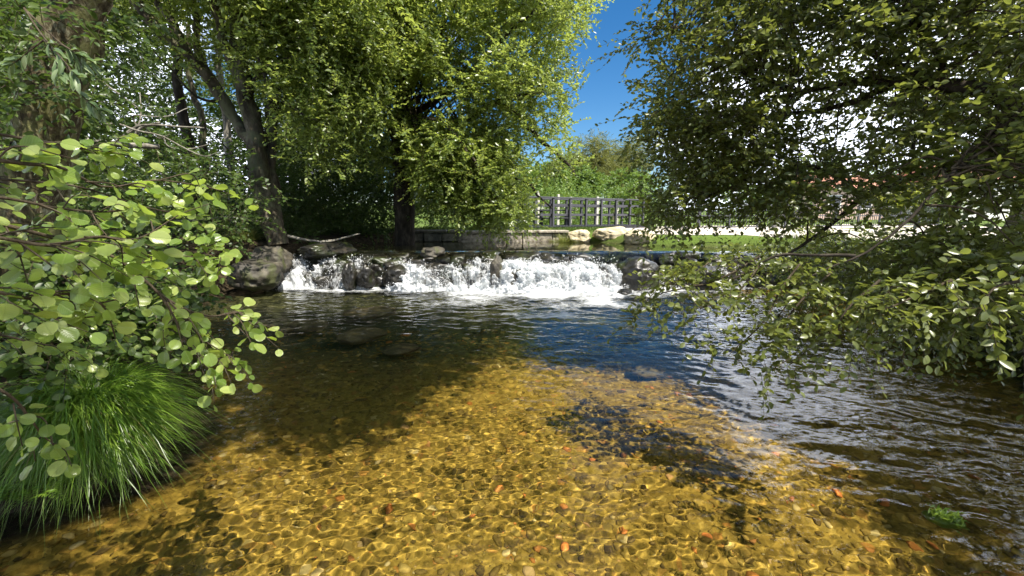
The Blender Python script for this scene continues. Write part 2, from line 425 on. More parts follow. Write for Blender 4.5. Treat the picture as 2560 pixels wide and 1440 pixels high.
# ------------------------------------------------------------------ ground (one sheet to the horizon)
ZU = .71                                        # water level above the weir
LOWER = [(-3.1, -8), (-3.1, 1.2), (-2.9, 1.6), (-2.35, 1.85), (-1.95, 2.3), (-2.1, 2.9), (-3.0, 4.0), (-4.3, 5.6), (-5.3, 7.2), (-5.4, 8.6), (-5.0, 9.5),
         (6.5, 9.5), (6.7, 8), (6.2, 6.2), (5.5, 4.9), (4.4, 3.4), (3.1, 2.1), (2.35, 1.2), (2.3, -8)]
UPPER = [(-4.7, 9.75), (-4.4, 10.5), (-3.9, 12), (-3.15, 13.45), (1.6, 13.55), (2.4, 13.1), (3.2, 12.2), (4.3, 11.1), (5.6, 10.4), (6.3, 9.75)]
def gh(x, y):
    x = np.asarray(x, float); y = np.asarray(y, float)
    sl_, su = sdist(x, y, LOWER), sdist(x, y, UPPER)
    nb = fbm2(x, y, .9, 3, 4)
    bed = -.08 - .24 * ss(sl_ / .8) - .45 * ss((y - 4.1) / 2.4) * ss(sl_ / 1.6) * ss((5.8 - x) / 2) + .07 * nb * ss(sl_ / .4)
    hb = np.where(x < 0, .80, .62)
    bank = -.08 + (hb + .08) * ss(-sl_ / np.where(x < 0, 1.1, 1.5)) + .12 * nb * ss(-sl_ / .6)
    lo = np.where(sl_ > 0, bed, bank)
    up = np.where(su > 0, ZU - .08 - .3 * ss(su / .6), ZU - .08 + .34 * ss(-su / .6) + .06 * nb * ss(-su / .5))
    z = lo + (up - lo) * ss((y - 9.2) / .5)
    z = z + .05 * np.maximum(0, -x - 6.5) * ss((y - 2) / 3) + .012 * np.maximum(0, y - 24)
    z = np.where((su < 0) & (sl_ < 0), z + .03 * np.clip(nb, -.5, .5), z)
    return z
def axis(lo, hi, step, a, b):
    c = list(np.arange(lo, hi, step)); s = step; x = c[-1]
    while x < b: s *= 1.25; x += s; c.append(x)
    s = step; x = lo; pre = []
    while x > a: s *= 1.25; x -= s; pre.append(x)
    return np.array(pre[::-1] + c)
def gridfaces(ny, nx):
    i = np.arange(nx * ny).reshape(ny, nx)
    return np.stack([i[:-1, :-1], i[:-1, 1:], i[1:, 1:], i[1:, :-1]], -1).reshape(-1, 4)
PATHP = [(3.4, 12.9), (5.6, 11.2), (8, 9.9), (11, 9.6), (15, 11.5), (24, 20), (24, 27), (5, 21)]
gx = axis(-8, 8, .065, -900, 900); gy = axis(.2, 14.2, .065, -300, 1500)
X, Y = np.meshgrid(gx, gy); Z = gh(X, Y)
sdl, sdu = sdist(X, Y, LOWER), sdist(X, Y, UPPER)
m, N, L, p, out = newmat('ground')
bedf = attr(N, 'bed'); grs = attr(N, 'grass'); deep = attr(N, 'deep')
n1 = noise(N, L, 9, 9, .65); n2 = noise(N, L, 1.3, 6, .6); n3 = noise(N, L, 40, 6, .7)
vor = nd(N, 'ShaderNodeTexVoronoi', Scale=22.0); tcn = N.new('ShaderNodeTexCoord'); L.new(tcn.outputs['Object'], vor.inputs['Vector'])
vs = nd(N, 'ShaderNodeSeparateColor'); L.new(vor.outputs['Color'], vs.inputs[0])
bedc = ramp(N, L, vs.outputs[0], [(0, (.08, .05, .010)), (.35, (.20, .125, .018)), (.7, (.31, .20, .03)), (.93, (.42, .285, .055)), (1, (.36, .13, .025))])
bedc = mixrgb(N, L, .5, bedc, ramp(N, L, n3, [(.3, (.09, .055, .010)), (.7, (.36, .23, .036))]))
bedc = mixrgb(N, L, deep, bedc, ramp(N, L, n1, [(.3, (.035, .04, .02)), (.7, (.12, .115, .04))]))  # deep bed tinted darker green in place of light absorbed by the water
soil = ramp(N, L, n1, [(.28, (.012, .009, .006)), (.5, (.035, .027, .016)), (.66, (.075, .056, .032)), (.82, (.18, .13, .075))])
gcol = ramp(N, L, n3, [(.3, (.05, .09, .015)), (.7, (.13, .18, .035))])
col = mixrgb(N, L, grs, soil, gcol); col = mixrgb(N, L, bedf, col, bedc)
L.new(col, p.inputs['Base Color']); p.inputs['Roughness'].default_value = .95; p.inputs['Specular IOR Level'].default_value = .1
hsum = mth(N, L, 'ADD', n1, mth(N, L, 'MULTIPLY', vor.outputs['Distance'], -.6)); bump(N, L, p, hsum, .6, .03)
M_ground = m
g = MB(); g.add(np.stack([X, Y, Z], -1), gridfaces(len(gy), len(gx)))
bedA = np.clip(np.maximum(sdl, sdu) / .12 + .3, 0, 1)
grA = np.clip(ss((X + .5) / 2) * ss((Y - 4) / 2) + ss((Y - 13.3) / .8) * ss((X + 3.5) / 1) + ss((Y - 16) / 3), 0, 1) * ss(-np.maximum(sdl, sdu) / .4)
grA = np.clip(grA + .8 * fbm2(X, Y, .6, 9, 4) * grA, 0, 1)
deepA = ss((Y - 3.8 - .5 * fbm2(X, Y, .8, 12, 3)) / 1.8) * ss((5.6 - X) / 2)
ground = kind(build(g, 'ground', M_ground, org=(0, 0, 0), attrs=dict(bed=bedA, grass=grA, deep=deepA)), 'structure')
ground.cycles.is_caustics_receiver = True
# pale path on the right bank
px_, py_ = np.arange(3, 26, .12), np.arange(9, 28, .12)
X, Y = np.meshgrid(px_, py_); ins = sdist(X + .5 * fbm2(X, Y, .8, 21, 3), Y + .5 * fbm2(X, Y, .8, 22, 3), PATHP)
F = gridfaces(len(py_), len(px_)); F = F[(ins.ravel()[F] > 0).all(1)]
g = MB(); g.add(np.stack([X, Y, gh(X, Y) + .012], -1), F)
used = np.unique(F); remap = -np.ones(g.n, int); remap[used] = np.arange(len(used))
g.v = [g.v[0][used]]; g.r = [g.r[0][used]]; g.f = [remap[F]]
kind(build(g, 'path', M_path, org=(0, 0, 0)), 'structure')

# ------------------------------------------------------------------ gravel on the bed
def clumpy_pebbles():
    n = 21000
    y = 1.2 + 5.2 * rng.random(n) ** 1.5; x = rng.uniform(-1, 1, n) * (1.6 + .95 * y)
    s = .007 + .026 * rng.random(n) ** 4.5; s *= (.75 + .12 * y)
    k = sdist(x, y, LOWER) > .02; x, y, s = x[k], y[k], s[k]; n = len(x)
    V, F = ico(1); V2, F2 = ico(2)
    mb = MB()
    for (VV, FF, sel) in ((V, F, s < .022), (V2, F2, s >= .022)):
        xs, ys, sz = x[sel], y[sel], s[sel]; m_ = len(xs)
        ang = rng.uniform(0, 6.28, m_); sc = np.stack([sz * rng.uniform(.8, 1.5, m_), sz * rng.uniform(.6, 1., m_), sz * rng.uniform(.25, .55, m_)], -1)
        W = VV[None] * (1 + .3 * (rng.random((m_, len(VV), 1)) - .5)) * sc[:, None]
        c, s_ = np.cos(ang)[:, None], np.sin(ang)[:, None]
        W = np.stack([W[..., 0] * c - W[..., 1] * s_, W[..., 0] * s_ + W[..., 1] * c, W[..., 2]], -1)
        W += np.stack([xs, ys, gh(xs, ys) + sc[:, 2] * .15], -1)[:, None]
        mb.add(W.reshape(-1, 3), (FF[None] + (np.arange(m_) * len(VV))[:, None, None]).reshape(-1, 3), np.repeat(rng.random(m_), len(VV)))
    return mb
m, N, L, p, out = newmat('river_gravel')
a = attr(N, 'rnd')
col = ramp(N, L, a, [(0, (.035, .022, .010)), (.25, (.12, .075, .014)), (.5, (.23, .145, .022)), (.7, (.33, .215, .033)), (.86, (.43, .29, .055)), (.95, (.54, .42, .17)), (.985, (.44, .14, .022))])
col = mixrgb(N, L, .35, col, ramp(N, L, noise(N, L, 60, 5), [(.3, (.08, .048, .012)), (.7, (.36, .24, .06))]))
L.new(col, p.inputs['Base Color']); p.inputs['Roughness'].default_value = .85; p.inputs['Specular IOR Level'].default_value = .1
M_gravel = m
gv = kind(build(clumpy_pebbles(), 'gravel', M_gravel, org=(0, 0, 0)), 'stuff'); gv['label'] = 'golden brown pebbles covering the shallow river bed'
gv.cycles.is_caustics_receiver = True

# ------------------------------------------------------------------ water
def wavefield(seed, n=1024, size=8.0, lp=.2, aniso=2., lmin=.05, lmax=.8):
    """periodic rough-water height field with unit slope variance, crests mostly across the stream"""
    r = np.random.default_rng(seed)
    k = np.fft.fftfreq(n, size / n) * 2 * math.pi; KX, KY = np.meshgrid(k, k); K = np.hypot(KX, KY) + 1e-9
    kp = 2 * math.pi / lp
    S = np.exp(-.5 * (np.log(K / kp) / .62) ** 2) / K ** 1.2
    S *= (np.abs(KY) / K) ** aniso * .85 + .15
    S[(K > 2 * math.pi / lmin) | (K < 2 * math.pi / lmax)] = 0
    f = np.fft.ifft2(S * np.exp(1j * r.uniform(0, 2 * math.pi, K.shape))).real
    gyv, gxv = np.gradient(f, size / n); return f / math.sqrt((gxv ** 2 + gyv ** 2).mean())
def samp(f, x, y, size=8.0):
    n = f.shape[0]; u = (x / size * n) % n; v = (y / size * n) % n
    i = u.astype(int) % n; j = v.astype(int) % n; fu = u - np.floor(u); fv = v - np.floor(v); i1 = (i + 1) % n; j1 = (j + 1) % n
    return f[j, i] * (1 - fu) * (1 - fv) + f[j, i1] * fu * (1 - fv) + f[j1, i] * (1 - fu) * fv + f[j1, i1] * fu * fv
WA = wavefield(1, n=1024, lp=.085, aniso=.7, lmin=.04); WB = wavefield(2, lp=.30, aniso=3.); WC = wavefield(3, lp=.13, aniso=2.); WD = wavefield(4, lp=.05, aniso=.5, lmin=.03, lmax=.25); WE = wavefield(5, lp=.20, aniso=1.2)
def watermat(name, tint, foam=True):
    m, N, L, p, out = newmat(name)
    p.inputs['Base Color'].default_value = (*tint, 1); p.inputs['Roughness'].default_value = 0.
    p.inputs['IOR'].default_value = 1.33; p.inputs['Transmission Weight'].default_value = 1
    if foam:
        fa = attr(N, 'foam')
        nn = noise(N, L, 4.5, 9, .7, 1.6, mscale=(1, 2.4, 1)); n2_ = noise(N, L, 20, 6, .75, 1.2, mscale=(1, 2.0, 1))
        d = mth(N, L, 'ADD', mth(N, L, 'MULTIPLY', nn, .75), mth(N, L, 'MULTIPLY', n2_, .35))
        s = mth(N, L, 'ADD', d, mth(N, L, 'SUBTRACT', fa, 1.))
        fac = ramp(N, L, s, [(.0, (0, 0, 0)), (.12, (.22, .22, .22)), (.42, (1, 1, 1))])
        df = nd(N, 'ShaderNodeBsdfDiffuse', Color=(.86, .88, .88, 1)); tr = nd(N, 'ShaderNodeBsdfTranslucent', Color=(.8, .85, .86, 1))
        ad = N.new('ShaderNodeMixShader'); ad.inputs[0].default_value = .3; L.new(df.outputs[0], ad.inputs[1]); L.new(tr.outputs[0], ad.inputs[2])
        mx = N.new('ShaderNodeMixShader'); L.new(fac, mx.inputs[0]); L.new(p.outputs[0], mx.inputs[1]); L.new(ad.outputs[0], mx.inputs[2]); L.new(mx.outputs[0], out.inputs[0])
    return m
M_water = watermat('clear_river_water', (.93, .95, .90)); M_pool = watermat('pool_water', (.80, .80, .66), False)
wy = list(np.arange(-1.2, 1.25, .06))
while wy[-1] < 9.45: wy.append(wy[-1] + max(.0085, .0037 * wy[-1]))
wy = np.array(wy); hw = np.clip(1.3 + 1.5 * wy, 3.2, 7.1); hw = np.where(wy < 1.2, 3.2, hw)
wx = np.linspace(-1, 1, 800); X = .45 * np.clip((hw[:, None] - 3.2) / 3.9, 0, 1) + hw[:, None] * wx[None]; Y = np.repeat(wy[:, None], 800, 1)
turb = ss((Y - 5.2) / 3.2); rightw = ss((X - 1.2) / 1.6) * ss((6.5 - Y) / 2)
amp = .078 + .07 * rightw + .09 * turb + .05 * fbm2(X, Y, .7, 31, 3)
xr = X * .96 + Y * .28; yr = -X * .28 + Y * .96; xl = X * .97 - Y * .22; yl = X * .22 + Y * .97
Z = amp * ((.42 * samp(WA, X, Y) + .45 * samp(WD, xr, yr)) * (.35 + 1.25 * ss(.5 + 1.5 * fbm2(X, Y, 1.3, 35, 4))) + .26 * samp(WE, xl, yl) + .28 * samp(WB, xr, yr)) + (.11 * rightw + .12 * turb) * samp(WB, xl + 3, yl) + .13 * turb * samp(WC, X, Y + 1)
fb = np.interp(X, [-5.0, -4.4, -2.9, -2.4, -1.4, .2, 2.2, 2.8, 4.8, 6], [.3, .7, .66, .4, .62, .78, .93, .66, .55, .3])
fspread = np.interp(X, [-5, -3, -2.2, -1, .5, 1.8, 3, 5], [.8, 1.1, .8, 2.5, 3.6, 3.0, 1.6, .9])
fd = np.clip((9.02 - Y) / fspread, 0, 5)
foam = fb * np.exp(-1.15 * fd ** 1.3) * 1.15
foam = np.clip(foam + .5 * fbm2(X, Y * 1.8, 1.3, 33, 4) * ss((foam - .05) / .2), 0, 1.15)
Z = Z + .05 * foam * (fbm2(X, Y, 5., 34, 4))
g = MB(); g.add(np.stack([X, Y, Z], -1), gridfaces(len(wy), len(wx)))
water = kind(build(g, 'river_water', M_water, org=(0, 0, 0), attrs=dict(foam=foam)), 'structure')
water.cycles.is_caustics_caster = True
ux = np.arange(-5.2, 6.8, .05); uy = np.concatenate([np.arange(9.30, 9.8, .025), np.arange(9.8, 13.9, .07)])
X, Y = np.meshgrid(ux, uy)
lipy = 9.62 + .10 * fbm2(X, Y * 0, .9, 41, 3) + .05 * fbm2(X, Y * 0, 5, 42, 2)
dz = np.clip(lipy - Y, 0, None)
Z = ZU + .012 * samp(WB, X, Y) * .5 + .01 * samp(WA, X, Y) - 1.6 * dz ** 2 - .012 * ss(1 - np.abs(Y - lipy) / .25) * (1 + 2 * fbm2(X, Y * 0, 2.5, 43, 3))
F = gridfaces(len(uy), len(ux)); g = MB(); g.add(np.stack([X, Y, Z], -1), F)
kind(build(g, 'pool_water', M_pool, org=(0, 0, 0)), 'structure')

# ------------------------------------------------------------------ weir, falls, spray
def bexp(c, u, v): return c + np.array([u, v, 0])
w = MB(); k = 0
for row, (yy, zc, sx, sy, sz, step) in enumerate([(9.56, .50, .27, .24, .17, .40), (9.36, .30, .24, .20, .19, .36), (9.17, .08, .25, .2, .2, .38), (9.75, .50, .35, .25, .14, .5)]):
    x = -5.2
    while x < 6.6:
        k += 1; q = rng.uniform(.75, 1.25, 3)
        out_ = .10 * math.sin(x * 1.7 + row) if row < 3 else 0
        rock(w, (x + rng.uniform(-.06, .06), yy - out_ + rng.uniform(-.05, .05), zc + rng.uniform(-.05, .03)), (sx * q[0], sy * q[1], sz * min(q[2], 1.1)), k, 4, .42, rng.uniform(0, 3), rng.random(), .7)
        x += step * rng.uniform(.8, 1.25)
weir = tag(build(w, 'stone_weir', M_wet, org=(0, 9.4, 0)), 'low weir of piled wet black boulders damming the stream', 'weir')

m, N, L, p, out = newmat('white_water')
fa = attr(N, 'dens')
nn = noise(N, L, 10, 9, .68, 2.0, mscale=(1, .6, .42)); n2_ = noise(N, L, 40, 7, .72, 1.4, mscale=(1, .6, .38))
s = mth(N, L, 'ADD', mth(N, L, 'ADD', mth(N, L, 'MULTIPLY', nn, .7), mth(N, L, 'MULTIPLY', n2_, .4)), mth(N, L, 'SUBTRACT', fa, 1.))
fac = ramp(N, L, s, [(.0, (0, 0, 0)), (.07, (.35, .35, .35)), (.26, (1, 1, 1))])
p.inputs['Base Color'].default_value = (.86, .88, .89, 1); p.inputs['Roughness'].default_value = .35; p.inputs['Specular IOR Level'].default_value = .4
bump(N, L, p, mth(N, L, 'ADD', nn, mth(N, L, 'MULTIPLY', n2_, .5)), .6, .05)
tl = nd(N, 'ShaderNodeBsdfTranslucent', Color=(.85, .88, .9, 1)); tp = N.new('ShaderNodeBsdfTransparent')
ma = N.new('ShaderNodeMixShader'); ma.inputs[0].default_value = .35; L.new(p.outputs[0], ma.inputs[1]); L.new(tl.outputs[0], ma.inputs[2])
mx = N.new('ShaderNodeMixShader'); L.new(fac, mx.inputs[0]); L.new(tp.outputs[0], mx.inputs[1]); L.new(ma.outputs[0], mx.inputs[2]); L.new(mx.outputs[0], out.inputs[0])
M_foam = m
m, N, L, p, out = newmat('droplet')
p.inputs['Base Color'].default_value = (.9, .92, .93, 1); p.inputs['Roughness'].default_value = .25
tl = nd(N, 'ShaderNodeBsdfTranslucent', Color=(.9, .92, .95, 1)); mx = N.new('ShaderNodeMixShader'); mx.inputs[0].default_value = .4
L.new(p.outputs[0], mx.inputs[1]); L.new(tl.outputs[0], mx.inputs[2]); L.new(mx.outputs[0], out.inputs[0])
M_drop = m
CASC = [  # top (u0,u1,v)  base (u0,u1,v)  density, y of top, y of base, bulge
    ((735, 765, 632), (690, 800, 712), .62, 9.42, 8.85, .10),
    ((815, 935, 633), (770, 930, 706), .60, 9.45, 8.80, .14),
    ((945, 1035, 640), (960, 1030, 708), .36, 9.36, 8.95, .06),
    ((1010, 1250, 652), (960, 1262, 738), .66, 9.40, 8.60, .22),
    ((1175, 1260, 640), (1130, 1255, 735), .60, 9.38, 8.68, .16),
    ((1255, 1530, 641), (1240, 1560, 742), .80, 9.40, 8.50, .26),
    ((1300, 1480, 650), (1270, 1520, 742), .78, 9.30, 8.40, .22),
    ((1545, 1600, 690), (1545, 1620, 735), .52, 9.2, 8.75, .08),
    ((1672, 1700, 662), (1640, 1730, 738), .60, 9.36, 8.75, .08),
    ((1775, 1800, 650), (1770, 1830, 738), .60, 9.36, 8.8, .08),
    ((1825, 1845, 668), (1830, 1870, 740), .55, 9.36, 8.8, .08),
]
fm = MB(); dens = []; drops = []
for ci, (tp_, bs, dn, yt, yb, bulge) in enumerate(CASC):
    a0, a1 = P(tp_[0], tp_[2], yt), P(tp_[1], tp_[2], yt); b0, b1 = P(bs[0], bs[2], yb), P(bs[1], bs[2], yb)
    wdt = max(a1[0] - a0[0], b1[0] - b0[0]); nu = max(8, int(wdt / .014)); nv = 64
    for layer in range(2):
        s_, t_ = np.meshgrid(np.linspace(0, 1, nu), np.linspace(0, 1, nv))
        x = (a0[0] + (a1[0] - a0[0]) * s_) * (1 - t_) + (b0[0] + (b1[0] - b0[0]) * s_) * t_
        z0 = a0[2] - .07 + .04 * layer; y = yt + (yb - yt) * t_ ** .85 - .05 * layer
        z = (z0 + .05) * (1 - t_ ** 1.5) - .03
        q = np.stack([x * 5.5, y * 5, z * 3.6], -1).reshape(-1, 3)
        lump = fbm(q + ci * 3 + layer * 9, 50 + ci, 5, .6).reshape(x.shape)
        env = np.sin(np.clip(t_, 0, 1) * math.pi * .85 + .2)
        y = y - bulge * env * (.5 + 1.6 * lump); z = z + .16 * env * lump
        x = x + .03 * fbm(q * 2 + 7, 60, 3).reshape(x.shape)
        edge = np.minimum(np.minimum(s_, 1 - s_) * wdt / .10, 1)
        d = dn * .80 * (.45 + .55 * ss(t_ * 3.2)) * (.55 + .45 * ss(edge)) + .22 * lump + .14 * ss((t_ - .6) / .4) + .30 * fbm(np.stack([x * 2.6, 0 * x, z * .8], -1).reshape(-1, 3), 81, 3).reshape(x.shape)
        fm.add(np.stack([x, y, z], -1), gridfaces(nv, nu)); dens.append(d.ravel() - .06 * layer)
    nd_ = int(1500 * wdt * dn * (1 if ci < 7 else .5))
    ti = rng.random(nd_) ** .8; si = rng.random(nd_)
    x = (a0[0] + (a1[0] - a0[0]) * si) * (1 - ti) + (b0[0] + (b1[0] - b0[0]) * si) * ti
    y = yt + (yb - yt) * ti - rng.random(nd_) ** 2 * .35 * (.3 + bulge * 3); z = (a0[2] - .06) * (1 - ti ** 1.5) + rng.normal(0, .055, nd_) * (.5 + bulge * 3)
    kx = fbm(np.stack([x * 6, y * 6, z * 6], -1), 77, 2) > -.02
    drops.append(np.stack([x, y, z], -1)[kx & (z > -.01)])
falls = build(fm, 'waterfall', M_foam, org=(0, 9, 0), attrs=dict(dens=np.concatenate(dens))); kind(falls, 'structure')
D = np.concatenate(drops); n = len(D); V, F = ico(1)
ov = np.array([[1, 0, 0], [-1, 0, 0], [0, 1, 0], [0, -1, 0], [0, 0, 1], [0, 0, -1.]]); of = np.array([[0, 2, 4], [2, 1, 4], [1, 3, 4], [3, 0, 4], [2, 0, 5], [1, 2, 5], [3, 1, 5], [0, 3, 5]])
ax = nrm(rng.normal(size=(n, 3)) * [.8, .6, 1]); b1_ = nrm(np.cross(ax, [.2, 1, .1])); b2_ = np.cross(ax, b1_)
sz = (.0022 + .0075 * rng.random(n) ** 2.5)[:, None, None]; el = rng.uniform(1, 4.5, n)[:, None, None]
VV = D[:, None] + sz * (el * ov[None, :, 0, None] * ax[:, None] + ov[None, :, 1, None] * b1_[:, None] + ov[None, :, 2, None] * b2_[:, None])
g = MB(); g.add(VV.reshape(-1, 3), (of[None] + (np.arange(n) * 6)[:, None, None]).reshape(-1, 3))
sp = kind(build(g, 'spray', M_drop, org=(0, 9, 0)), 'stuff'); sp['label'] = 'white drops of spray thrown up by the falls'

BOULD = [  # u, v, Y, half sizes, material, label
    (683, 662, 8.95, (.34, .32, .32), M_boul, 'big mossy boulder lit from the left at the left end of the weir'),
    (818, 625, 9.55, (.62, .32, .15), M_wet, 'broad dark flat slab lying across the top of the left falls'),
    (878, 692, 8.75, (.13, .14, .25), M_wet, 'pointed black rock between the left cascade and its neighbour rock'),
    (915, 694, 8.72, (.16, .15, .22), M_wet, 'blunt black rock at the foot of the weir just right of a pointed rock'),
    (985, 694, 8.85, (.30, .2, .24), M_wet, 'wide wet rock with brown patches left of the main white fall'),
    (1242, 690, 8.75, (.13, .14, .36), M_boul, 'tall brown mossy rock splitting the main white fall'),
    (1290, 700, 8.62, (.10, .1, .20), M_boul, 'small brown rock poking through the foam of the main fall'),
    (1585, 700, 9.0, (.42, .35, .40), M_wet, 'large black rock right of the brightest falling water'),
    (1560, 735, 8.35, (.18, .12, .10), M_wet, 'small black rock in the foam below the right edge of the fall'),
    (1740, 705, 9.0, (.38, .3, .40), M_wet, 'black rock between two thin spouts behind the hanging branches'),
    (1080, 630, 9.5, (.22, .2, .12), M_boul, 'light brown stone lying dry on the crest of the weir'),
    (640, 690, 8.4, (.45, .4, .3), M_boul, 'dim brown boulder at the waterline below the leaning trunk'),
    (1530, 590, 13.2, (.50, .35, .26), M_pale, 'pale sunlit rock at the water edge right of the footbridge footing'),
    (1450, 592, 13.3, (.35, .3, .20), M_pale, 'pale yellow flat rock under the footbridge beside tall grass'),
    (1600, 596, 12.3, (.45, .3, .22), M_pale, 'pale rock half hidden by leaves on the far right pool edge'),
]
for i, (u, v, Y_, s3, mt, lb) in enumerate(BOULD):
    b = MB(); c = P(u, v, Y_); rock(b, c, s3, 200 + i, 5, .34, i * 1.3, .5, .72)
    tag(build(b, 'boulder', mt), lb, 'boulder')
for i, (u, v, z, s_, lb) in enumerate([(930, 812, -.28, .42, 'drowned golden boulder under the water below the left falls'), (905, 872, -.26, .36, 'drowned tawny boulder in the dark water nearer than the first'),
                                       (775, 845, -.26, .32, 'dim drowned stone left of the tawny boulders'), (1620, 950, -.14, .16, 'drowned yellow stone at the edge of the deep blue water'),
                                       (1000, 905, -.22, .22, 'small drowned stone where the dark water turns golden')]):
    b = MB(); c = PZ(u, v, z); rock(b, c, (s_, s_ * .8, s_ * .45), 300 + i, 4, .3, i, .5, .85)
    o = tag(build(b, 'submerged_stone', M_sub), lb, 'stone'); o.cycles.is_caustics_receiver = True
# orange shards on the bed
for i, (u, v) in enumerate([(1180, 1322), (975, 1308), (1250, 1245), (1310, 1270), (1480, 1180), (1840, 1090), (1975, 1300), (2200, 1305), (2090, 1285), (1765, 1380), (1560, 1360), (1645, 1095), (1410, 1400), (1930, 1110), (2320, 1420)]):
    c = PZ(u, v, -.27); c[2] = float(gh(c[0], c[1])) + .012
    b = MB(); k_ = rng.uniform(.55, 1.1); rock(b, c, (.030 * k_, .019 * k_, .008), 400 + i, 2, .45, i * 1.7, .5, .7)
    o = tag(build(b, 'brick_shard', None), 'small orange shard lying on the golden gravel under the water', 'shard', 'orange shards on the river bed')
    o.data.materials.append(plain('orange_shard', (.52, .17, .03), .8, .3, 30) if i == 0 else bpy.data.materials['orange_shard']); o.cycles.is_caustics_receiver = True

# ------------------------------------------------------------------ old stone bank walls across the upper pool
def wallrun(name, p0, p1, z0, z1, th, mat, label, courses, lmin, lmax, cap=True):
    b = MB(); p0, p1 = np.array(p0, float), np.array(p1, float); d = p1 - p0; Ln = np.hypot(*d); d /= Ln; ang = math.atan2(d[1], d[0]); nrm_ = np.array([-d[1], d[0]])
    hh = (z1 - z0) / courses
    for c in range(courses):
        s = -rng.uniform(0, .2)
        while s < Ln:
            l = rng.uniform(lmin, lmax); l = min(l, Ln - s + .05)
            o2 = p0 + d * (s + l / 2) + nrm_ * (th / 2 + rng.uniform(-.03, .03)); 
            box(b, (o2[0], o2[1], z0 + hh * (c + .5)), (l - .018, th, hh - .014 + rng.uniform(-.01, .004)), ang + rng.normal(0, .02), rng.random(), .02)
            s += l
    if cap:
        s = 0
        while s < Ln:
            l = rng.uniform(.6, 1.2); l = min(l, Ln - s + .05); o2 = p0 + d * (s + l / 2) + nrm_ * th * .55
            box(b, (o2[0], o2[1], z1 + .045 + rng.uniform(-.012, .012)), (l - .02, th + .14, .085), ang + rng.normal(0, .015), rng.random(), .02); s += l
    return tag(build(b, name, mat, smooth=False), label, 'wall')
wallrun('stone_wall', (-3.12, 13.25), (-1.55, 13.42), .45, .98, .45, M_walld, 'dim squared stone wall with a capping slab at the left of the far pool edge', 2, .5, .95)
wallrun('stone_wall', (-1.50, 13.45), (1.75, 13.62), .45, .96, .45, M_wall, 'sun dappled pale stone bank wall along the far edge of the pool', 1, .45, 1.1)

# ------------------------------------------------------------------ footbridge
BA, BB = np.array([-.6, 14.6]), np.array([5.6, 18.4])
def footbridge():
    d = BB - BA; Ln = np.hypot(*d); d /= Ln; ang = math.atan2(d[1], d[0]); nn_ = np.array([-d[1], d[0]]); zd = 1.10
    t = thing('footbridge', 'grey wooden footbridge with post and rail sides beyond the pool', 'bridge', (BA[0], BA[1], zd))
    b = MB(); nP = int(Ln / .15)
    for i in range(nP):
        c = BA + d * (i + .5) * .15 + nn_ * .6; box(b, (c[0], c[1], zd + .02), (.14, 1.35, .045), ang, rng.random(), .004)
    build(b, 'deck', M_paintd, t, smooth=False)
    for side, off in (('near', 0.), ('far', 1.2)):
        b = MB(); c = (BA + BB) / 2 + nn_ * off; box(b, (c[0], c[1], zd - .09), (Ln, .09, .17), ang, .5, .006); build(b, 'beam', M_paint, t, smooth=False)
        for z, h_, mt in ((1.06, .05, M_paint), (.80, .09, M_paint), (.44, .09, M_paint)):
            b = MB(); c2 = c + nn_ * (.07 if off == 0 else -.07) * (1 if z < 1 else 0)
            box(b, (c2[0], c2[1], zd + z), (Ln, .13 if z > 1 else .035, h_), ang, .5, .006); build(b, 'rail', mt, t, smooth=False)
        nb_ = 9
        for i in range(nb_ + 1):
            c = BA + d * (.1 + i * (Ln - .2) / nb_) + nn_ * off
            b = MB(); box(b, (c[0], c[1], zd + .42), (.085, .085, 1.22), ang, .5, .008); build(b, 'post', M_paint, t, smooth=False)
            if off == 0 and i % 2 == 1:
                b = MB(); zb = float(gh(c[0], c[1])) - .05; box(b, (c[0], c[1] - .02, (zb + zd - .19) / 2), (.22, .22, zd - .19 - zb), ang, .5, .02); build(b, 'footing', M_conc, t, smooth=False)
footbridge()
def picnic_table():
    c = P(1385, 560, 18.4); z0 = float(gh(c[0], c[1])); t = thing('picnic_table', 'dark wooden picnic table with pale lit top behind the footbridge rail', 'table', (c[0], c[1], z0)); zt = z0 + .78
    b = MB()
    for i in range(5): box(b, (c[0], c[1] - .3 + i * .15, zt), (1.6, .14, .045), 0, .5, .006)
    build(b, 'tabletop', M_paint, t, smooth=False)
    for s in (-1, 1):
        b = MB()
        for i in range(2): box(b, (c[0], c[1] + s * (.62 + i * .15), zt - .32), (1.6, .14, .045), 0, .5, .006)
        build(b, 'seat', M_paint, t, smooth=False)
        b = MB(); box(b, (c[0] + s * .55, c[1], zt - .36), (.09, 1.5, .09), 0, .5, .006)
        for q in (-1, 1): tube(b, [(c[0] + s * .55, c[1] + q * .25, zt - .03), (c[0] + s * .55, c[1] + q * .62, z0)], .055, .055, 4, 4)
        build(b, 'leg', M_paintd, t, smooth=False)
picnic_table()
for i, (u, v0, Y_, h_, lb) in enumerate([(1346, 478, 21, 1.9, 'pale vineyard post above the left end of the footbridge rail'), (1396, 486, 21, 1.8, 'pale vineyard post standing behind the dark bridge post'), (1428, 492, 23, 1.8, 'thin pale post behind the middle of the footbridge'), (1494, 492, 20, 1.8, 'bright pale post seen through the right bays of the footbridge'), (1545, 496, 24, 1.9, 'pale post near the leaves at the right end of the footbridge')]):
    c = P(u, v0, Y_); b = MB(); z0 = float(gh(c[0], c[1])) - .1; box(b, (c[0], c[1], (c[2] + z0) / 2), (.11, .11, c[2] - z0), .3, .5, .01)
    tag(build(b, 'concrete_post', M_conc, smooth=False), lb, 'post', 'pale posts behind the footbridge')

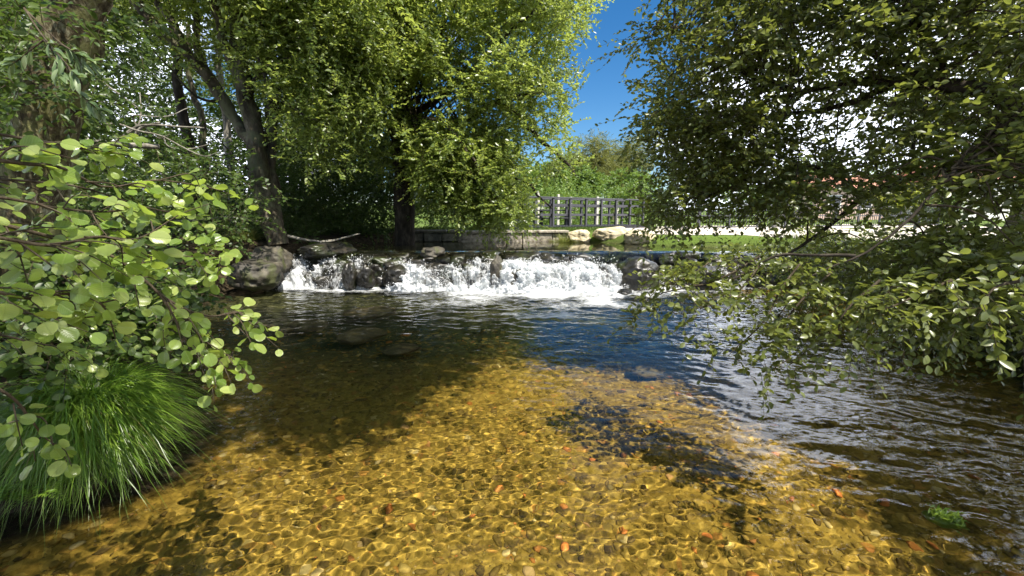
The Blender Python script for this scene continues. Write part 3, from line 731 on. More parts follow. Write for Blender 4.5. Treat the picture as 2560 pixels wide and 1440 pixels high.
# ------------------------------------------------------------------ right background: railing, houses, bench
def railing():
    a, b_ = np.array([6.2, 17.5]), np.array([25., 24.5]); d = b_ - a; Ln = np.hypot(*d); d /= Ln; ang = math.atan2(d[1], d[0])
    z0 = float(gh(a[0], a[1])); t = thing('railing', 'long grey metal railing running along the far side of the pale path', 'railing', (a[0], a[1], z0))
    for z in (.08, .55, 1.02):
        b = MB(); c = (a + b_) / 2; box(b, (c[0], c[1], z0 + z), (Ln, .05, .05), ang); build(b, 'rail', M_paint, t, smooth=False)
    for i in range(13):
        c = a + d * Ln * i / 12; b = MB(); box(b, (c[0], c[1], z0 + .5), (.07, .07, 1.1), ang); build(b, 'post', M_paint, t, smooth=False)
    b = MB()
    for i in range(int(Ln / .16)):
        c = a + d * .16 * i; box(b, (c[0], c[1], z0 + .55), (.022, .022, .92), ang)
    build(b, 'bars', M_paint, t, smooth=False)
railing()
def house(u, Y_, wd, dp, hh, rh, wallm, lb):
    c = P(u, 540, Y_); x0, y0 = c[0], c[1]; z0 = float(gh(x0, y0)) - .2
    t = thing('house', lb, 'house', (x0, y0, z0))
    b = MB(); box(b, (x0, y0, z0 + hh / 2), (wd, dp, hh)); build(b, 'wall', wallm, t, smooth=False)
    b = MB(); e = .4; V = np.array([[-wd / 2 - e, -dp / 2 - e, hh], [wd / 2 + e, -dp / 2 - e, hh], [wd / 2 + e, dp / 2 + e, hh], [-wd / 2 - e, dp / 2 + e, hh], [-wd / 2 - e, 0, hh + rh], [wd / 2 + e, 0, hh + rh]]) + [x0, y0, z0 + .01]
    b.add(V, [np.array([[0, 1, 5, 4], [2, 3, 4, 5], [3, 2, 1, 0]]), np.array([[0, 4, 3], [1, 2, 5]])]); rf = build(b, 'roof', M_brickred, t, smooth=False)
    for fx in (-.3, 0.02, .3):
        f = MB(); wx_, wz = x0 + fx * wd, z0 + hh * .58
        for (ox, oz, sx, sz_) in ((-.55, 0, .1, 1.3), (.55, 0, .1, 1.3), (0, .6, 1.0, .1), (0, -.6, 1.2, .1)): box(f, (wx_ + ox, y0 - dp / 2 - .03, wz + oz), (sx, .1, sz_))
        w_ = build(f, 'window', M_white, t, smooth=False)
        f = MB(); box(f, (wx_, y0 - dp / 2 - .012, wz), (1.0, .02, 1.1)); build(f, 'pane', M_glass, w_, smooth=False)
house(2085, 44, 9, 7, 3.0, 1.5, M_pink, 'pink house with a terracotta roof glimpsed through the right tree left of the yellow shrub')
house(2440, 40, 12, 8, 3.4, 1.6, M_white, 'pale house with a terracotta roof glimpsed at the far right behind the bench')
def bench():
    c = P(2495, 585, 8.6); z0 = float(gh(c[0], c[1])); t = thing('stone_bench', 'pale stone slab bench on the grass beside a tree trunk at the far right', 'bench', (c[0], c[1], z0))
    b = MB(); box(b, (c[0], c[1], z0 + .43), (1.3, .45, .09), .1, .5, .015); build(b, 'seat', M_conc, t, smooth=False)
    for s in (-1, 1):
        b = MB(); box(b, (c[0] + s * .45, c[1] + s * .045, z0 + .19), (.16, .38, .38), .1, .5, .01); build(b, 'leg', M_walld, t, smooth=False)
bench()

# ------------------------------------------------------------------ trees
def tree(name, label, cat, base, group=None):
    return thing(name, label, cat, base, group)
def px3(pts): return [P(*q) for q in pts]

# centre tree: big pale green crown over the pool wall
cb = P(1008, 600, 12.3); cb[2] = float(gh(cb[0], cb[1])) - .1
t5 = tree('broad_tree', 'large sunlit pale green tree overhanging the left half of the pool wall', 'tree', cb)
tr = MB()
tk = tube(tr, [cb, P(1010, 500, 12.3), P(1000, 380, 12.2), P(1005, 250, 12.2), P(1030, 60, 12.1), P(1040, -300, 12)], .30, .10, 30, 12, .15, bump=.35)
LIMB5 = [[(1005, 400, 12.2), (1120, 330, 11.6), (1250, 250, 11.2), (1380, 220, 11)], [(1003, 300, 12.2), (1150, 200, 11.6), (1300, 60, 11), (1420, -60, 11)],
         [(1000, 360, 12.2), (920, 240, 11.4), (880, 120, 11), (800, -20, 10.6)], [(1008, 440, 12.3), (1150, 420, 11.6), (1280, 440, 11.2), (1380, 520, 11)],
         [(1250, 250, 11.2), (1330, 330, 11), (1400, 400, 10.9), (1440, 440, 10.8)], [(1020, 150, 12.1), (1150, 40, 12), (1280, -120, 12)], [(1003, 330, 12.2), (1060, 300, 11), (1130, 330, 10.2), (1200, 420, 9.9)]]
for q in LIMB5: tube(tr, px3(q), .09, .02, 16, 6, .2)
build(tr, 'trunk', M_barkd, t5)
cr = MB(); tw5 = MB()
HOL5 = [(1070, 225, 75, 42), (1110, 290, 80, 34), (1330, 355, 45, 42), (1310, 110, 45, 38), (1210, 150, 40, 30), (960, 90, 40, 35), (1250, 300, 35, 30), (960, 330, 45, 40), (1390, 260, 30, 28)]
C5 = np.vstack([
    fill([(860, -120), (1430, -120), (1435, 60), (1385, 150), (1430, 230), (1405, 300), (1430, 380), (1400, 440), (1340, 410), (1330, 330), (1255, 430), (1285, 480), (1310, 550), (1250, 558), (1140, 525), (1060, 440), (930, 420), (840, 300), (800, 100)], (9.8, 12.8), 450, HOL5),
    fill([(1030, 330), (1270, 330), (1285, 480), (1315, 555), (1250, 560), (1120, 520), (1040, 440)], (10.2, 12.5), 150, HOL5)])
HI5 = np.stack([rng.uniform(-4.8, 1.9, 240), rng.uniform(11.6, 14.0, 240), rng.uniform(6.6, 9.6, 240)], -1)
nl = foliage(cr, C5, (.36, .36, .30), 13, 16, .50, .095, .56, T_DIA, tw5, .13, .7, .0035)
HI5 = sunlit_gap(HI5)
nl += foliage(cr, HI5, (.6, .6, .5), 8, 14, .7, .13, .5, T_DIA, None, .2)
for c in C5[::4]:
    a = tk[rng.integers(8, 26)]; a2 = a * .5 + c * .5 + [0, 0, .25]; tube(tw5, [a, a2, c], .03, .006, 9, 4, .15)
build(cr, 'crown', M_willow, t5); build(tw5, 'branches', M_twig, t5)

# left multi-stemmed leaning alder
b1 = P(700, 600, 9.6); b1[2] = float(gh(b1[0], b1[1])) - .15
t1 = tree('leaning_tree', 'dark multi stemmed leaning tree rooted at the left end of the weir', 'tree', b1)
for pts, r0, r1 in [([(700, 612, 9.6), (672, 540, 9.6), (648, 440, 9.6), (636, 330, 9.6), (612, 220, 9.6), (600, 100, 9.6), (588, -60, 9.6), (575, -350, 9.6)], .21, .12),
                    ([(640, 360, 9.6), (600, 320, 9.7), (566, 258, 9.7), (520, 195, 9.6), (470, 140, 9.4), (400, 70, 9.2), (300, -40, 9)], .14, .09),
                    ([(690, 600, 9.8), (690, 500, 9.9), (676, 400, 9.9), (682, 290, 9.9), (690, 200, 9.8), (660, 60, 9.8), (640, -80, 9.8)], .15, .08),
                    ([(470, 140, 9.4), (440, 80, 9.5), (400, 20, 9.6), (370, -60, 9.6)], .09, .05),
                    ([(520, 195, 9.6), (490, 110, 9.8), (486, 30, 10), (480, -80, 10)], .08, .05),
                    ([(612, 220, 9.6), (560, 110, 9.4), (530, 0, 9.2), (500, -120, 9.1)], .10, .06)]:
    b = MB(); tube(b, px3(pts), r0, r1, 40, 12, .12, bump=.4); build(b, 'stem', M_bark, t1)
lb = MB()
for pts, r0 in [([(640, 110, 9.6), (656, 165, 9.3), (680, 222, 9.1), (710, 250, 9), (748, 282, 8.9), (790, 300, 8.8)], .055), ([(600, 80, 9.6), (700, 20, 9.3), (800, -40, 9)], .06), ([(566, 258, 9.7), (480, 230, 9.3), (380, 120, 9)], .035),
                ([(612, 220, 9.6), (700, 160, 9.2), (780, 150, 8.8)], .04), ([(650, 440, 9.6), (590, 400, 9.3), (530, 330, 9), (480, 310, 8.9)], .02), ([(684, 300, 9.9), (740, 210, 10), (780, 130, 10)], .05)]:
    tube(lb, px3(pts), r0, r0 * .3, 18, 6, .12)
build(lb, 'limb', M_barkd, t1)
cr = MB(); tw1 = MB()
H1 = [(470, 60, 90, 75), (540, 160, 50, 60), (400, 190, 45, 45), (380, 110, 40, 30), (560, 60, 40, 60), (690, 140, 40, 35), (500, 260, 45, 35), (720, 260, 35, 40)]
C1 = np.vstack([fill([(250, -100), (920, -100), (930, 120), (850, 320), (760, 330), (620, 200), (380, 120)], (8.6, 11), 230, H1), fill([(640, -80), (960, -80), (960, 250), (880, 420), (760, 400), (690, 180)], (8.8, 11.5), 220)])
HI1 = np.stack([rng.uniform(-7.5, -2.0, 220), rng.uniform(6.8, 12.5, 220), rng.uniform(5.6, 9.0, 220)], -1)
foliage(cr, C1, (.38, .38, .32), 10, 14, .55, .09, .55, T_DIA, tw1, .15, .7, .0035)
HI1 = sunlit_gap(HI1)
foliage(cr, HI1, (.6, .6, .5), 8, 14, .7, .13, .55, T_DIA, None, .2)
build(cr, 'crown', M_willow, t1); build(tw1, 'branches', M_twig, t1)

# slim trunks of the left wood
def slim(name, label, pts, r0, r1, mat, cpoly, ncl, Yr, leafm, holes=()):
    b0 = P(*pts[0]); b0[2] = float(gh(b0[0], b0[1])) - .1
    t = tree(name, label, 'tree', b0); b = MB(); tube(b, [b0] + px3(pts[1:]), r0, r1, 30, 9, .15, bump=.35); build(b, 'trunk', mat, t)
    cr = MB(); tw = MB(); foliage(cr, fill(cpoly, Yr, ncl, holes), (.5, .5, .4), 9, 13, .6, .10, .5, T_DIA, tw, .25, .7, .004)
    build(cr, 'crown', leafm, t); build(tw, 'branches', M_twig, t)
slim('slender_tree', 'slim dark bare trunk left of the leaning tree, forking high in the wood', [(486, 560, 11), (478, 420, 11), (462, 300, 11), (446, 180, 11), (430, 40, 11), (420, -120, 11)], .13, .08, M_barkd, [(230, -100), (480, -100), (430, 110), (330, 150), (240, 130)], 45, (10.5, 12.5), M_dark, H1)
slim('birch_tree', 'white barked slender trunk between the two darker trunks of the left wood', [(582, 560, 12), (578, 440, 12), (570, 330, 12), (556, 240, 12), (545, 100, 12), (540, -80, 12)], .11, .07, M_birch, [(520, -100), (700, -100), (720, 60), (560, 30)], 30, (11.5, 13), M_dark, H1)
slim('slender_tree', 'thin grey trunk leaning right in the shade behind the dead branches', [(520, 560, 12.5), (515, 420, 12.5), (500, 300, 12.5), (478, 210, 12.6), (470, 60, 12.6)], .10, .06, M_bark, [(300, 150), (430, 130), (450, 240), (330, 250)], 14, (12, 14), M_dark, H1)

# near lichened trunk at the top left with its leafy crown
t4b = P(20, 700, 3.4); t4b[2] = float(gh(t4b[0], t4b[1])) - .1
t4 = tree('lichened_tree', 'thick lichen covered trunk leaning across the top left corner', 'tree', t4b)
b = MB(); tube(b, [t4b] + px3([(70, 480, 3.4), (115, 300, 3.4), (150, 180, 3.4), (195, 40, 3.35), (225, -120, 3.3), (240, -500, 3.2)]), .21, .15, 40, 16, .05, bump=.45); build(b, 'trunk', M_lichen, t4)
cr = MB(); tw4 = MB()
foliage(cr, fill([(-120, -60), (330, -60), (330, 40), (250, 130), (60, 160), (-60, 330), (-120, 330)], (2.6, 4.6), 46, [(190, 20, 70, 90)]), (.26, .26, .2), 7, 10, .35, .06, .5, T_OVAL, tw4, .35, .8, .0025)
foliage(cr, fill([(-120, 150), (150, 150), (260, 250), (240, 420), (-100, 420)], (3.6, 4.8), 40), (.24, .24, .2), 7, 10, .32, .06, .6, T_OVAL, tw4, .35, .8, .0025)
def boughs_over(poly, n, z0, z1):
    """high boughs whose shade falls inside poly on the river bed"""
    q = np.array(poly); out = []
    while len(out) < n:
        x, y = rng.uniform(q[:, 0].min(), q[:, 0].max()), rng.uniform(q[:, 1].min(), q[:, 1].max())
        if inpoly(np.array(x), np.array(y), poly):
            z = rng.uniform(z0, z1); k = (z + .3) / SUN_TO.z; out.append((x + k * SUN_TO.x, y + k * SUN_TO.y, z))
    return sunlit_gap(np.array(out))
foliage(cr, fill([(60, -40), (260, -40), (200, 260), (-20, 360)], (2.5, 3.1), 12), (.22, .22, .18), 6, 10, .32, .055, .5, T_OVAL, tw4, .35, .8, .0025)
HI4 = boughs_over([(-3.4, .7), (-1.05, .7), (-1.1, 3.1), (-.7, 4.2), (-.4, 6.8), (-4.4, 7.0), (-3.2, 4.0)], 660, 4.7, 6.8)  # unseen boughs added overhead to shade the left of the stream
foliage(cr, HI4, (.4, .4, .35), 9, 13, .5, .09, .6, T_DIA, None, .2)
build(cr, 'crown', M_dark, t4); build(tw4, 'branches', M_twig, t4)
# bright hanging sprig of long pale leaves
c0 = P(90, 30, 2.2); sg = tree('willow_sprig', 'sunlit hanging sprig of long silvery leaves in front of the lichened trunk', 'branch', c0)
lv = MB(); tb = MB()
for pts in ([(60, 20, 2.3), (110, 100, 2.2), (165, 160, 2.1), (200, 200, 2.05)], [(110, 100, 2.2), (60, 140, 2.2), (25, 165, 2.2)], [(60, 20, 2.3), (150, 110, 2.25), (215, 150, 2.2), (245, 160, 2.2)], [(165, 160, 2.1), (200, 230, 2.1), (235, 265, 2.1), (250, 275, 2.1)], [(110, 100, 2.2), (140, 150, 2.15), (150, 190, 2.1)], [(150, 110, 2.25), (190, 140, 2.2), (205, 165, 2.2)]):
    c = tube(tb, px3(pts), .005, .0015, 16, 4, .02); n = 15
    i = rng.integers(5, 16, n); X = c[np.minimum(i, 15)]; d = nrm(np.gradient(c, axis=0))[np.minimum(i, 15)]
    sd = nrm(np.cross(d, [0, 1., .2])) * np.where(np.arange(n) % 2, 1, -1)[:, None]
    add_leaves(lv, X, d * .9 + sd * .7 + runit(n) * .25 + [0, 0, -.3], runit(n) * .5 + [.2, -.5, .8], rng.uniform(.055, .085, n), .28, T_OVAL, rng.random(n))
build(lv, 'leaves', M_silver, sg); build(tb, 'stem', M_twig, sg)

# dead bleached branches of a fallen tree on the left
dl = P(310, 358, 5.2); dd = tree('dead_tree', 'bleached bare limbs of a fallen dead tree in the left wood', 'dead tree', dl)
b = MB(); tube(b, px3([(190, 350, 5.1), (250, 356, 5.2), (320, 362, 5.2), (398, 366, 5.3)]), .035, .03, 18, 8, .05, bump=.4); build(b, 'log', M_dead, dd)
b = MB()
for pts, r0, r1 in [([(314, 358, 5.2), (318, 335, 5.2), (345, 318, 5.2), (390, 312, 5.2), (450, 318, 5.3), (510, 320, 5.5)], .020, .008), ([(348, 364, 5.25), (345, 335, 5.2), (362, 318, 5.2), (400, 306, 5.2)], .024, .012), ([(225, 335, 5.1), (260, 312, 5.1), (300, 312, 5.1), (340, 325, 5.1), (410, 340, 5.2), (470, 372, 5.3), (515, 390, 5.3), (545, 380, 5.3)], .014, .005),
                    ([(300, 345, 5.2), (345, 318, 5.2), (355, 280, 5.3), (350, 230, 5.4)], .013, .005), ([(345, 318, 5.2), (335, 300, 5.2), (345, 290, 5.2), (420, 292, 5.4), (470, 270, 5.6)], .010, .004), ([(410, 340, 5.2), (420, 360, 5.2), (440, 370, 5.2)], .008, .003), ([(360, 318, 5.2), (400, 345, 5.3), (425, 335, 5.3)], .008, .003), ([(470, 372, 5.3), (520, 365, 5.4), (528, 350, 5.4)], .007, .003), ([(250, 200, 5), (300, 235, 5.1), (345, 270, 5.2)], .011, .008)]:
    tube(b, px3(pts), r0, r1, 22, 5, .04)
build(b, 'branch', M_dead, dd)
for i, (pts, r0, lb_) in enumerate([([(440, 552, 9), (520, 548, 9), (600, 545, 9.2), (660, 556, 9.3)], .03, 'long bare pole lying level in front of the left wood floor'), ([(720, 590, 9.4), (760, 600, 9.4), (800, 606, 9.5), (840, 600, 9.6)], .035, 'reddish fallen branch on the bank above the left falls'), ([(800, 606, 9.5), (850, 596, 9.7), (900, 585, 10)], .03, 'thin fallen branch right of the reddish one on the bank')]):
    b = MB(); tube(b, px3(pts), r0, r0 * .5, 18, 6, .06); tag(build(b, 'fallen_branch', M_dead), lb_, 'branch')

# undergrowth and woodland behind (uncountable)
ug = MB(); ut = MB()
foliage(ug, fill([(640, 360), (760, 300), (1000, 300), (1040, 480), (1030, 585), (760, 590), (700, 585)], (12.2, 16), 420), (.5, .5, .42), 8, 12, .55, .10, .55, T_DIA, ut, .25, .7, .004)
foliage(ug, fill([(-200, 330), (420, 330), (640, 430), (650, 560), (420, 590), (200, 640), (-200, 700)], (7, 12), 300), (.42, .42, .36), 8, 12, .5, .085, .55, T_DIA, ut, .25, .7, .004)
foliage(ug, fill([(560, 430), (700, 330), (820, 420), (830, 540), (640, 580)], (10.6, 12.6), 60), (.4, .4, .36), 8, 12, .45, .08, .5, T_DIA, ut, .25, .7, .004)
foliage(ug, np.array([[x, y, float(gh(x, y)) + .15] for x, y in zip(rng.uniform(-9, -2.6, 200), rng.uniform(9.9, 14.5, 200)) if sdist(np.array(x), np.array(y), UPPER) < -.25]), (.35, .35, .2), 5, 10, .35, .07, .55, T_DIA, ut, .1, .9, .003)
foliage(ug, fill([(-200, 600), (420, 640), (470, 760), (330, 900), (120, 960), (-200, 980)], (2.9, 5.5), 280), (.25, .25, .2), 7, 10, .3, .065, .65, T_OVAL, ut, .25, .7, .003)
foliage(ug, fill([(-150, 770), (220, 790), (220, 950), (-150, 970)], (2.3, 3.1), 60), (.2, .2, .15), 7, 10, .26, .06, .65, T_OVAL, ut, .25, .7, .003)
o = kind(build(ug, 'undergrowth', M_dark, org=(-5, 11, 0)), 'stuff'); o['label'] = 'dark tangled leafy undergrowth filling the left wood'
o = kind(build(ut, 'undergrowth_twigs', M_twig, org=(-5, 11, 0)), 'stuff'); o['label'] = 'thin dark twigs tangled through the undergrowth of the left wood'
wd = MB()
H2 = [(470, 60, 70, 70), (400, 190, 60, 45), (500, 270, 40, 30), (540, 130, 40, 60), (690, 150, 40, 40), (720, 270, 35, 40), (260, 100, 40, 30)]
foliage(wd, fill([(-300, -150), (900, -150), (1000, 300), (900, 560), (-300, 560)], (15, 24), 1300, H2), (.9, .9, .8), 11, 13, .9, .17, .55, T_DIA, None, .2)
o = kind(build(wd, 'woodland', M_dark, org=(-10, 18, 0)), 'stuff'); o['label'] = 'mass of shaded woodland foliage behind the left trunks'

# far trees and hedges behind the footbridge
def bushy(name, label, cat, u, v0, v1, wpx, Y_, mat, L_, W_=.55, n=26, group=None, trunk=True, tmpl=T_DIA, droop=.1, ntw=11):
    c = P(u, v1, Y_); z0 = float(gh(c[0], c[1])); top = P(u, v0, Y_)[2]; rx = wpx / FPX * Y_ / 2
    t = tree(name, label, cat, (c[0], c[1], z0), group); zc = (top + z0 + (.25 if not trunk else .35) * (top - z0)) / 2; rz = (top - z0) * (.45 if not trunk else .36)
    if trunk:
        b = MB(); tube(b, [(c[0], c[1], z0 - .1), (c[0] + .1, c[1], (z0 + top) / 2), (c[0], c[1], top - .15 * (top - z0))], .035 * (top - z0), .008 * (top - z0), 12, 7, .1); build(b, 'trunk', M_bark, t)
    q = runit(n) * rng.random((n, 1)) ** .35 * [rx, rx, rz] * .85 + [c[0], c[1], zc]
    s = max(rx, rz) * .30
    cr = MB(); foliage(cr, q, (s, s, s * .8), ntw, 12, s * 1.1, L_, W_, tmpl, None, droop); build(cr, 'crown' if trunk else 'foliage', mat, t)
bushy('pine_tree', 'round topped olive pine tree on the skyline in the middle of the gap', 'pine tree', 1482, 338, 560, 110, 42, M_pine, .34, .16, 34, 'pines on the skyline', ntw=26)
bushy('pine_tree', 'pine tree on the skyline half behind the right tree leaves', 'pine tree', 1560, 340, 560, 120, 46, M_pine, .36, .16, 34, 'pines on the skyline', ntw=26)
bushy('pine_tree', 'lower pine tree left of the round topped pine', 'pine tree', 1420, 375, 560, 110, 50, M_pine, .38, .16, 34, 'pines on the skyline', ntw=26)
bushy('pine_tree', 'brownish pine with a thin crown just right of the round topped pine', 'pine tree', 1530, 400, 560, 80, 38, M_pine, .32, .14, 22, 'pines on the skyline', ntw=22)
bushy('leafy_tree', 'bright green rounded tree below the pines at the left of the gap', 'tree', 1378, 415, 560, 130, 33, M_hedge, .24, .6, 34, ntw=20)
bushy('leafy_tree', 'pale green rounded tree directly below the skyline pines', 'tree', 1455, 425, 560, 110, 34, M_hedge, .24, .6, 30, ntw=20)
bushy('leafy_tree', 'green tree beside the left edge of the hanging right tree', 'tree', 1565, 430, 560, 120, 30, M_hedge, .22, .6, 34, ntw=20)
bushy('leafy_tree', 'hazy olive tree far behind the left end of the footbridge', 'tree', 1300, 400, 560, 150, 40, M_hedge, .26, .6, 34, ntw=20)
bushy('hedge', 'long green hedge of vines behind the footbridge rails', 'hedge', 1420, 496, 575, 340, 24, M_hedge, .12, .6, 60, trunk=False, ntw=16)
bushy('shrub', 'bushy green shrub at the right end behind the footbridge', 'shrub', 1600, 470, 580, 160, 21, M_hedge, .11, .6, 40, trunk=False, ntw=16)
bushy('shrub', 'leafy green shrub growing behind the dim squared stone wall', 'shrub', 1110, 440, 585, 250, 15.6, M_hedge, .09, .6, 60, trunk=False, ntw=16)
bushy('shrub', 'yellow green shrub beyond the railing glimpsed through the right tree', 'shrub', 2240, 465, 560, 110, 30, M_yellow, .16, .6, 26, trunk=False, ntw=14)
bushy('shrub', 'round green shrub beyond the railing left of the pink house', 'shrub', 1900, 470, 560, 220, 32, M_hedge, .18, .6, 36, trunk=False, ntw=14)
bushy('shrub', 'low green shrub beyond the railing between the pink house and the pale house', 'shrub', 2330, 490, 560, 130, 30, M_hedge, .16, .6, 26, trunk=False, ntw=14)
bushy('leafy_tree', 'dark green tree behind the pink house', 'tree', 2010, 400, 560, 180, 52, M_hedge, .3, .6, 30, ntw=16)
bushy('leafy_tree', 'green tree beyond the railing behind the middle of the right tree', 'tree', 1770, 395, 560, 200, 46, M_hedge, .28, .6, 34, ntw=18)
bushy('leafy_tree', 'green tree on the skyline between the pink house and the pale house', 'tree', 2250, 410, 560, 220, 56, M_hedge, .32, .6, 34, ntw=18)
# trunk at far right beside the bench
c = P(2545, 590, 9.0); z0 = float(gh(c[0], c[1])); t = tree('leafy_tree', 'tree with a dark leaning trunk beside the stone bench at the far right', 'tree', (c[0], c[1], z0))
b = MB(); tube(b, [(c[0] - .12, c[1], z0 - .1), (c[0], c[1], z0 + .8), (c[0] + .25, c[1], z0 + 2), (c[0] + .3, c[1], z0 + 4.2)], .19, .11, 22, 10, .08, bump=.35); build(b, 'trunk', M_bark, t)
cr = MB(); foliage(cr, np.array([c[0] + .6, c[1] + .8, z0 + 4.6]) + runit(60) * [2.2, 2.0, 1.1], (.5, .5, .4), 8, 12, .6, .1, .5, T_DIA, None, .2); build(cr, 'crown', M_right, t)

# ------------------------------------------------------------------ big right-hand tree over the stream
rb = np.array([5.3, 3.4, float(gh(5.3, 3.4)) - .1])
t7 = tree('sallow_tree', 'big dark leafy tree leaning out over the stream from the right bank', 'tree', rb)
b = MB(); tube(b, [rb, (5.0, 3.4, 1.3), (4.7, 3.5, 2.1), (4.5, 3.5, 3.0), (4.3, 3.4, 4.6), (4.2, 3.3, 6)], .22, .08, 30, 12, .1, bump=.35); build(b, 'trunk', M_bark, t7)
LIMB7 = [([(2700, 330, 3.4), (2560, 268, 3.3), (2440, 222, 3.3), (2350, 205, 3.4), (2240, 205, 3.6), (2120, 200, 3.8), (2000, 230, 4.0)], .075, .02), ([(2350, 205, 3.4), (2260, 165, 3.6), (2180, 140, 3.9), (2080, 60, 4.2)], .03, .01),
         ([(2700, 420, 3.6), (2500, 400, 3.8), (2300, 440, 4.2), (2160, 500, 4.4), (2050, 580, 4.6), (1960, 640, 4.6)], .05, .012), ([(2240, 205, 3.6), (2100, 260, 4), (1950, 290, 4.3), (1860, 300, 4.6), (1780, 340, 4.8)], .03, .008),
         ([(2160, 500, 4.4), (2040, 420, 4.4), (1900, 440, 4.6), (1760, 500, 4.8)], .025, .006), ([(2350, 205, 3.4), (2360, 130, 3.4), (2300, 40, 3.5), (2250, -60, 3.6)], .03, .015), ([(2000, 230, 4), (1880, 190, 4.3), (1760, 120, 4.6), (1640, 60, 4.8)], .02, .006), ([(2560, 268, 3.3), (2480, 330, 3), (2380, 420, 2.8), (2260, 560, 2.7), (2140, 640, 2.7), (2020, 700, 2.7), (1940, 800, 2.7)], .014, .003),
         ([(2140, 640, 2.7), (1960, 640, 2.9), (1800, 700, 3.0), (1640, 740, 3.0)], .012, .004)]
b = MB()
for q, r0, r1 in LIMB7: tube(b, px3(q), r0, r1, 24, 7, .08, bump=.2)
build(b, 'limb', M_barkd, t7)
cr = MB(); tw7 = MB()
def Yr(u, v):
    f = np.clip((u - 1550) / 1000, 0, 1); y = 4.9 - 2.6 * f; return (y - .7 * (1 - .3 * f), y + .9)
H7 = [(2120, 165, 95, 42), (2050, 280, 90, 36), (2150, 345, 65, 42), (2090, 390, 55, 42), (2330, 385, 50, 28), (2250, 150, 60, 25), (2060, 40, 40, 30), (2200, 30, 40, 18), (1930, 200, 40, 25), (2440, 170, 45, 30), (2330, 95, 50, 22)]
H7b = [(1900, 590, 140, 44), (2100, 590, 150, 52), (2300, 580, 130, 46), (2430, 560, 70, 44), (1740, 590, 80, 30), (2080, 500, 40, 22), (2410, 490, 50, 20)]
CR = fill([(1690, -80), (1630, 40), (1600, 110), (1640, 200), (1610, 330), (1640, 420), (1630, 540), (1640, 600), (1760, 640), (2560, 640), (2680, 500), (2680, -80)], Yr, 470, H7 + H7b)
CR = np.vstack([CR, fill([(1650, 230), (1950, 320), (1950, 530), (1650, 560)], Yr, 70, [])])
CR = sunlit_gap(CR, .12, False)
CR = np.vstack([CR, fill([(1980, -60), (2640, -60), (2640, 520), (2300, 500), (1900, 380)], (4.5, 6.3), 105, H7), fill([(2300, -60), (2640, -60), (2640, 420), (2480, 420)], (3.4, 4.6), 30, H7), fill([(1880, 120), (2300, 90), (2360, 400), (2060, 450)], (4.6, 6.2), 34, [])])
allp = np.vstack([spline(px3(q), 40) for q, _, _ in LIMB7])
for c in CR:
    d_ = np.linalg.norm(allp - c, axis=1); a = allp[int(np.argmin(d_ + .5 * rng.random(len(d_))))]
    if np.linalg.norm(a - c) < 1.6: tube(tw7, [a, a * .5 + c * .5 + [0, 0, .10], c], .010, .003, 9, 4, .08)
foliage(cr, CR, (.26, .26, .11), 9, 11, .34, .054, .55, T_OVAL, tw7, .3, .75, .0022)
low = fill([(1620, 600), (1900, 640), (2200, 610), (2640, 600), (2640, 790), (2480, 800), (2300, 800), (2150, 770), (2060, 720), (1900, 690), (1700, 680)], lambda u, v: (2.3 + (2560 - u) / 800, 3.3 + (2560 - u) / 800), 130, [])
low = sunlit_gap(low, .15, False)
foliage(cr, low, (.20, .20, .15), 7, 11, .32, .050, .58, T_OVAL, tw7, .45, .75, .0022)
def hang(poly, n, s=.10):
    c = spline(px3(poly), n); foliage(cr, c + rng.normal(0, .03, c.shape), (s, s, s * .8), 4, 8, .17, .043, .60, T_OVAL, tw7, .5, .9, .0018)
    tube(tw7, px3(poly), .008, .002, 20, 4, .03)
hang([(1790, 640, 3.0), (1720, 690, 2.9), (1650, 720, 2.8), (1600, 775, 2.8)], 11)
hang([(1900, 640, 2.7), (1780, 700, 2.7), (1690, 710, 2.7), (1650, 700, 2.7)], 9)
hang([(2000, 660, 2.5), (1950, 730, 2.45), (1920, 800, 2.4), (1860, 850, 2.4), (1820, 890, 2.4)], 14, .12)
hang([(2080, 680, 2.4), (2000, 760, 2.35), (1960, 840, 2.3), (1980, 890, 2.3), (1930, 925, 2.3)], 14, .12)
hang([(1900, 660, 2.6), (1840, 730, 2.55), (1770, 760, 2.5), (1740, 770, 2.5)], 9, .09)
hang([(2200, 700, 2.2), (2120, 780, 2.2), (2100, 830, 2.2), (2110, 870, 2.2)], 9, .09)
hang([(2380, 700, 2.0), (2250, 760, 2.0), (2180, 780, 2.0)], 8, .1)
hang([(2560, 700, 1.6), (2480, 720, 1.6), (2440, 790, 1.6)], 6, .1)
# unseen crown above the picture's top, boughs added for the shade they cast
HI7 = np.vstack([boughs_over([(2.5, .8), (2.5, 2.2), (2.6, 3.2), (2.9, 4.0), (3.8, 5.4), (6, 5.4), (5, 3.4), (3.6, .8)], 260, 4.7, 6.6), boughs_over([(6, 5), (5, 3), (9, 3), (9, 8), (6.5, 8)], 40, 4.7, 6.6)])
_q = np.vstack([CR[CR[:, 0] > 2.0], low[low[:, 0] > 1.9], low[low[:, 0] > 1.9]]); _q = _q[rng.integers(0, len(_q), 170)] + rng.uniform(2.6, 4.6, (170, 1)) * np.array(SUN_TO)
HI7 = np.vstack([HI7, sunlit_gap(_q[_q[:, 2] > 4.0], .35)])
foliage(cr, HI7, (.42, .42, .32), 8, 12, .5, .13, .55, T_DIA, tw7, .2)
build(cr, 'crown', M_right, t7); build(tw7, 'branches', M_twig, t7)

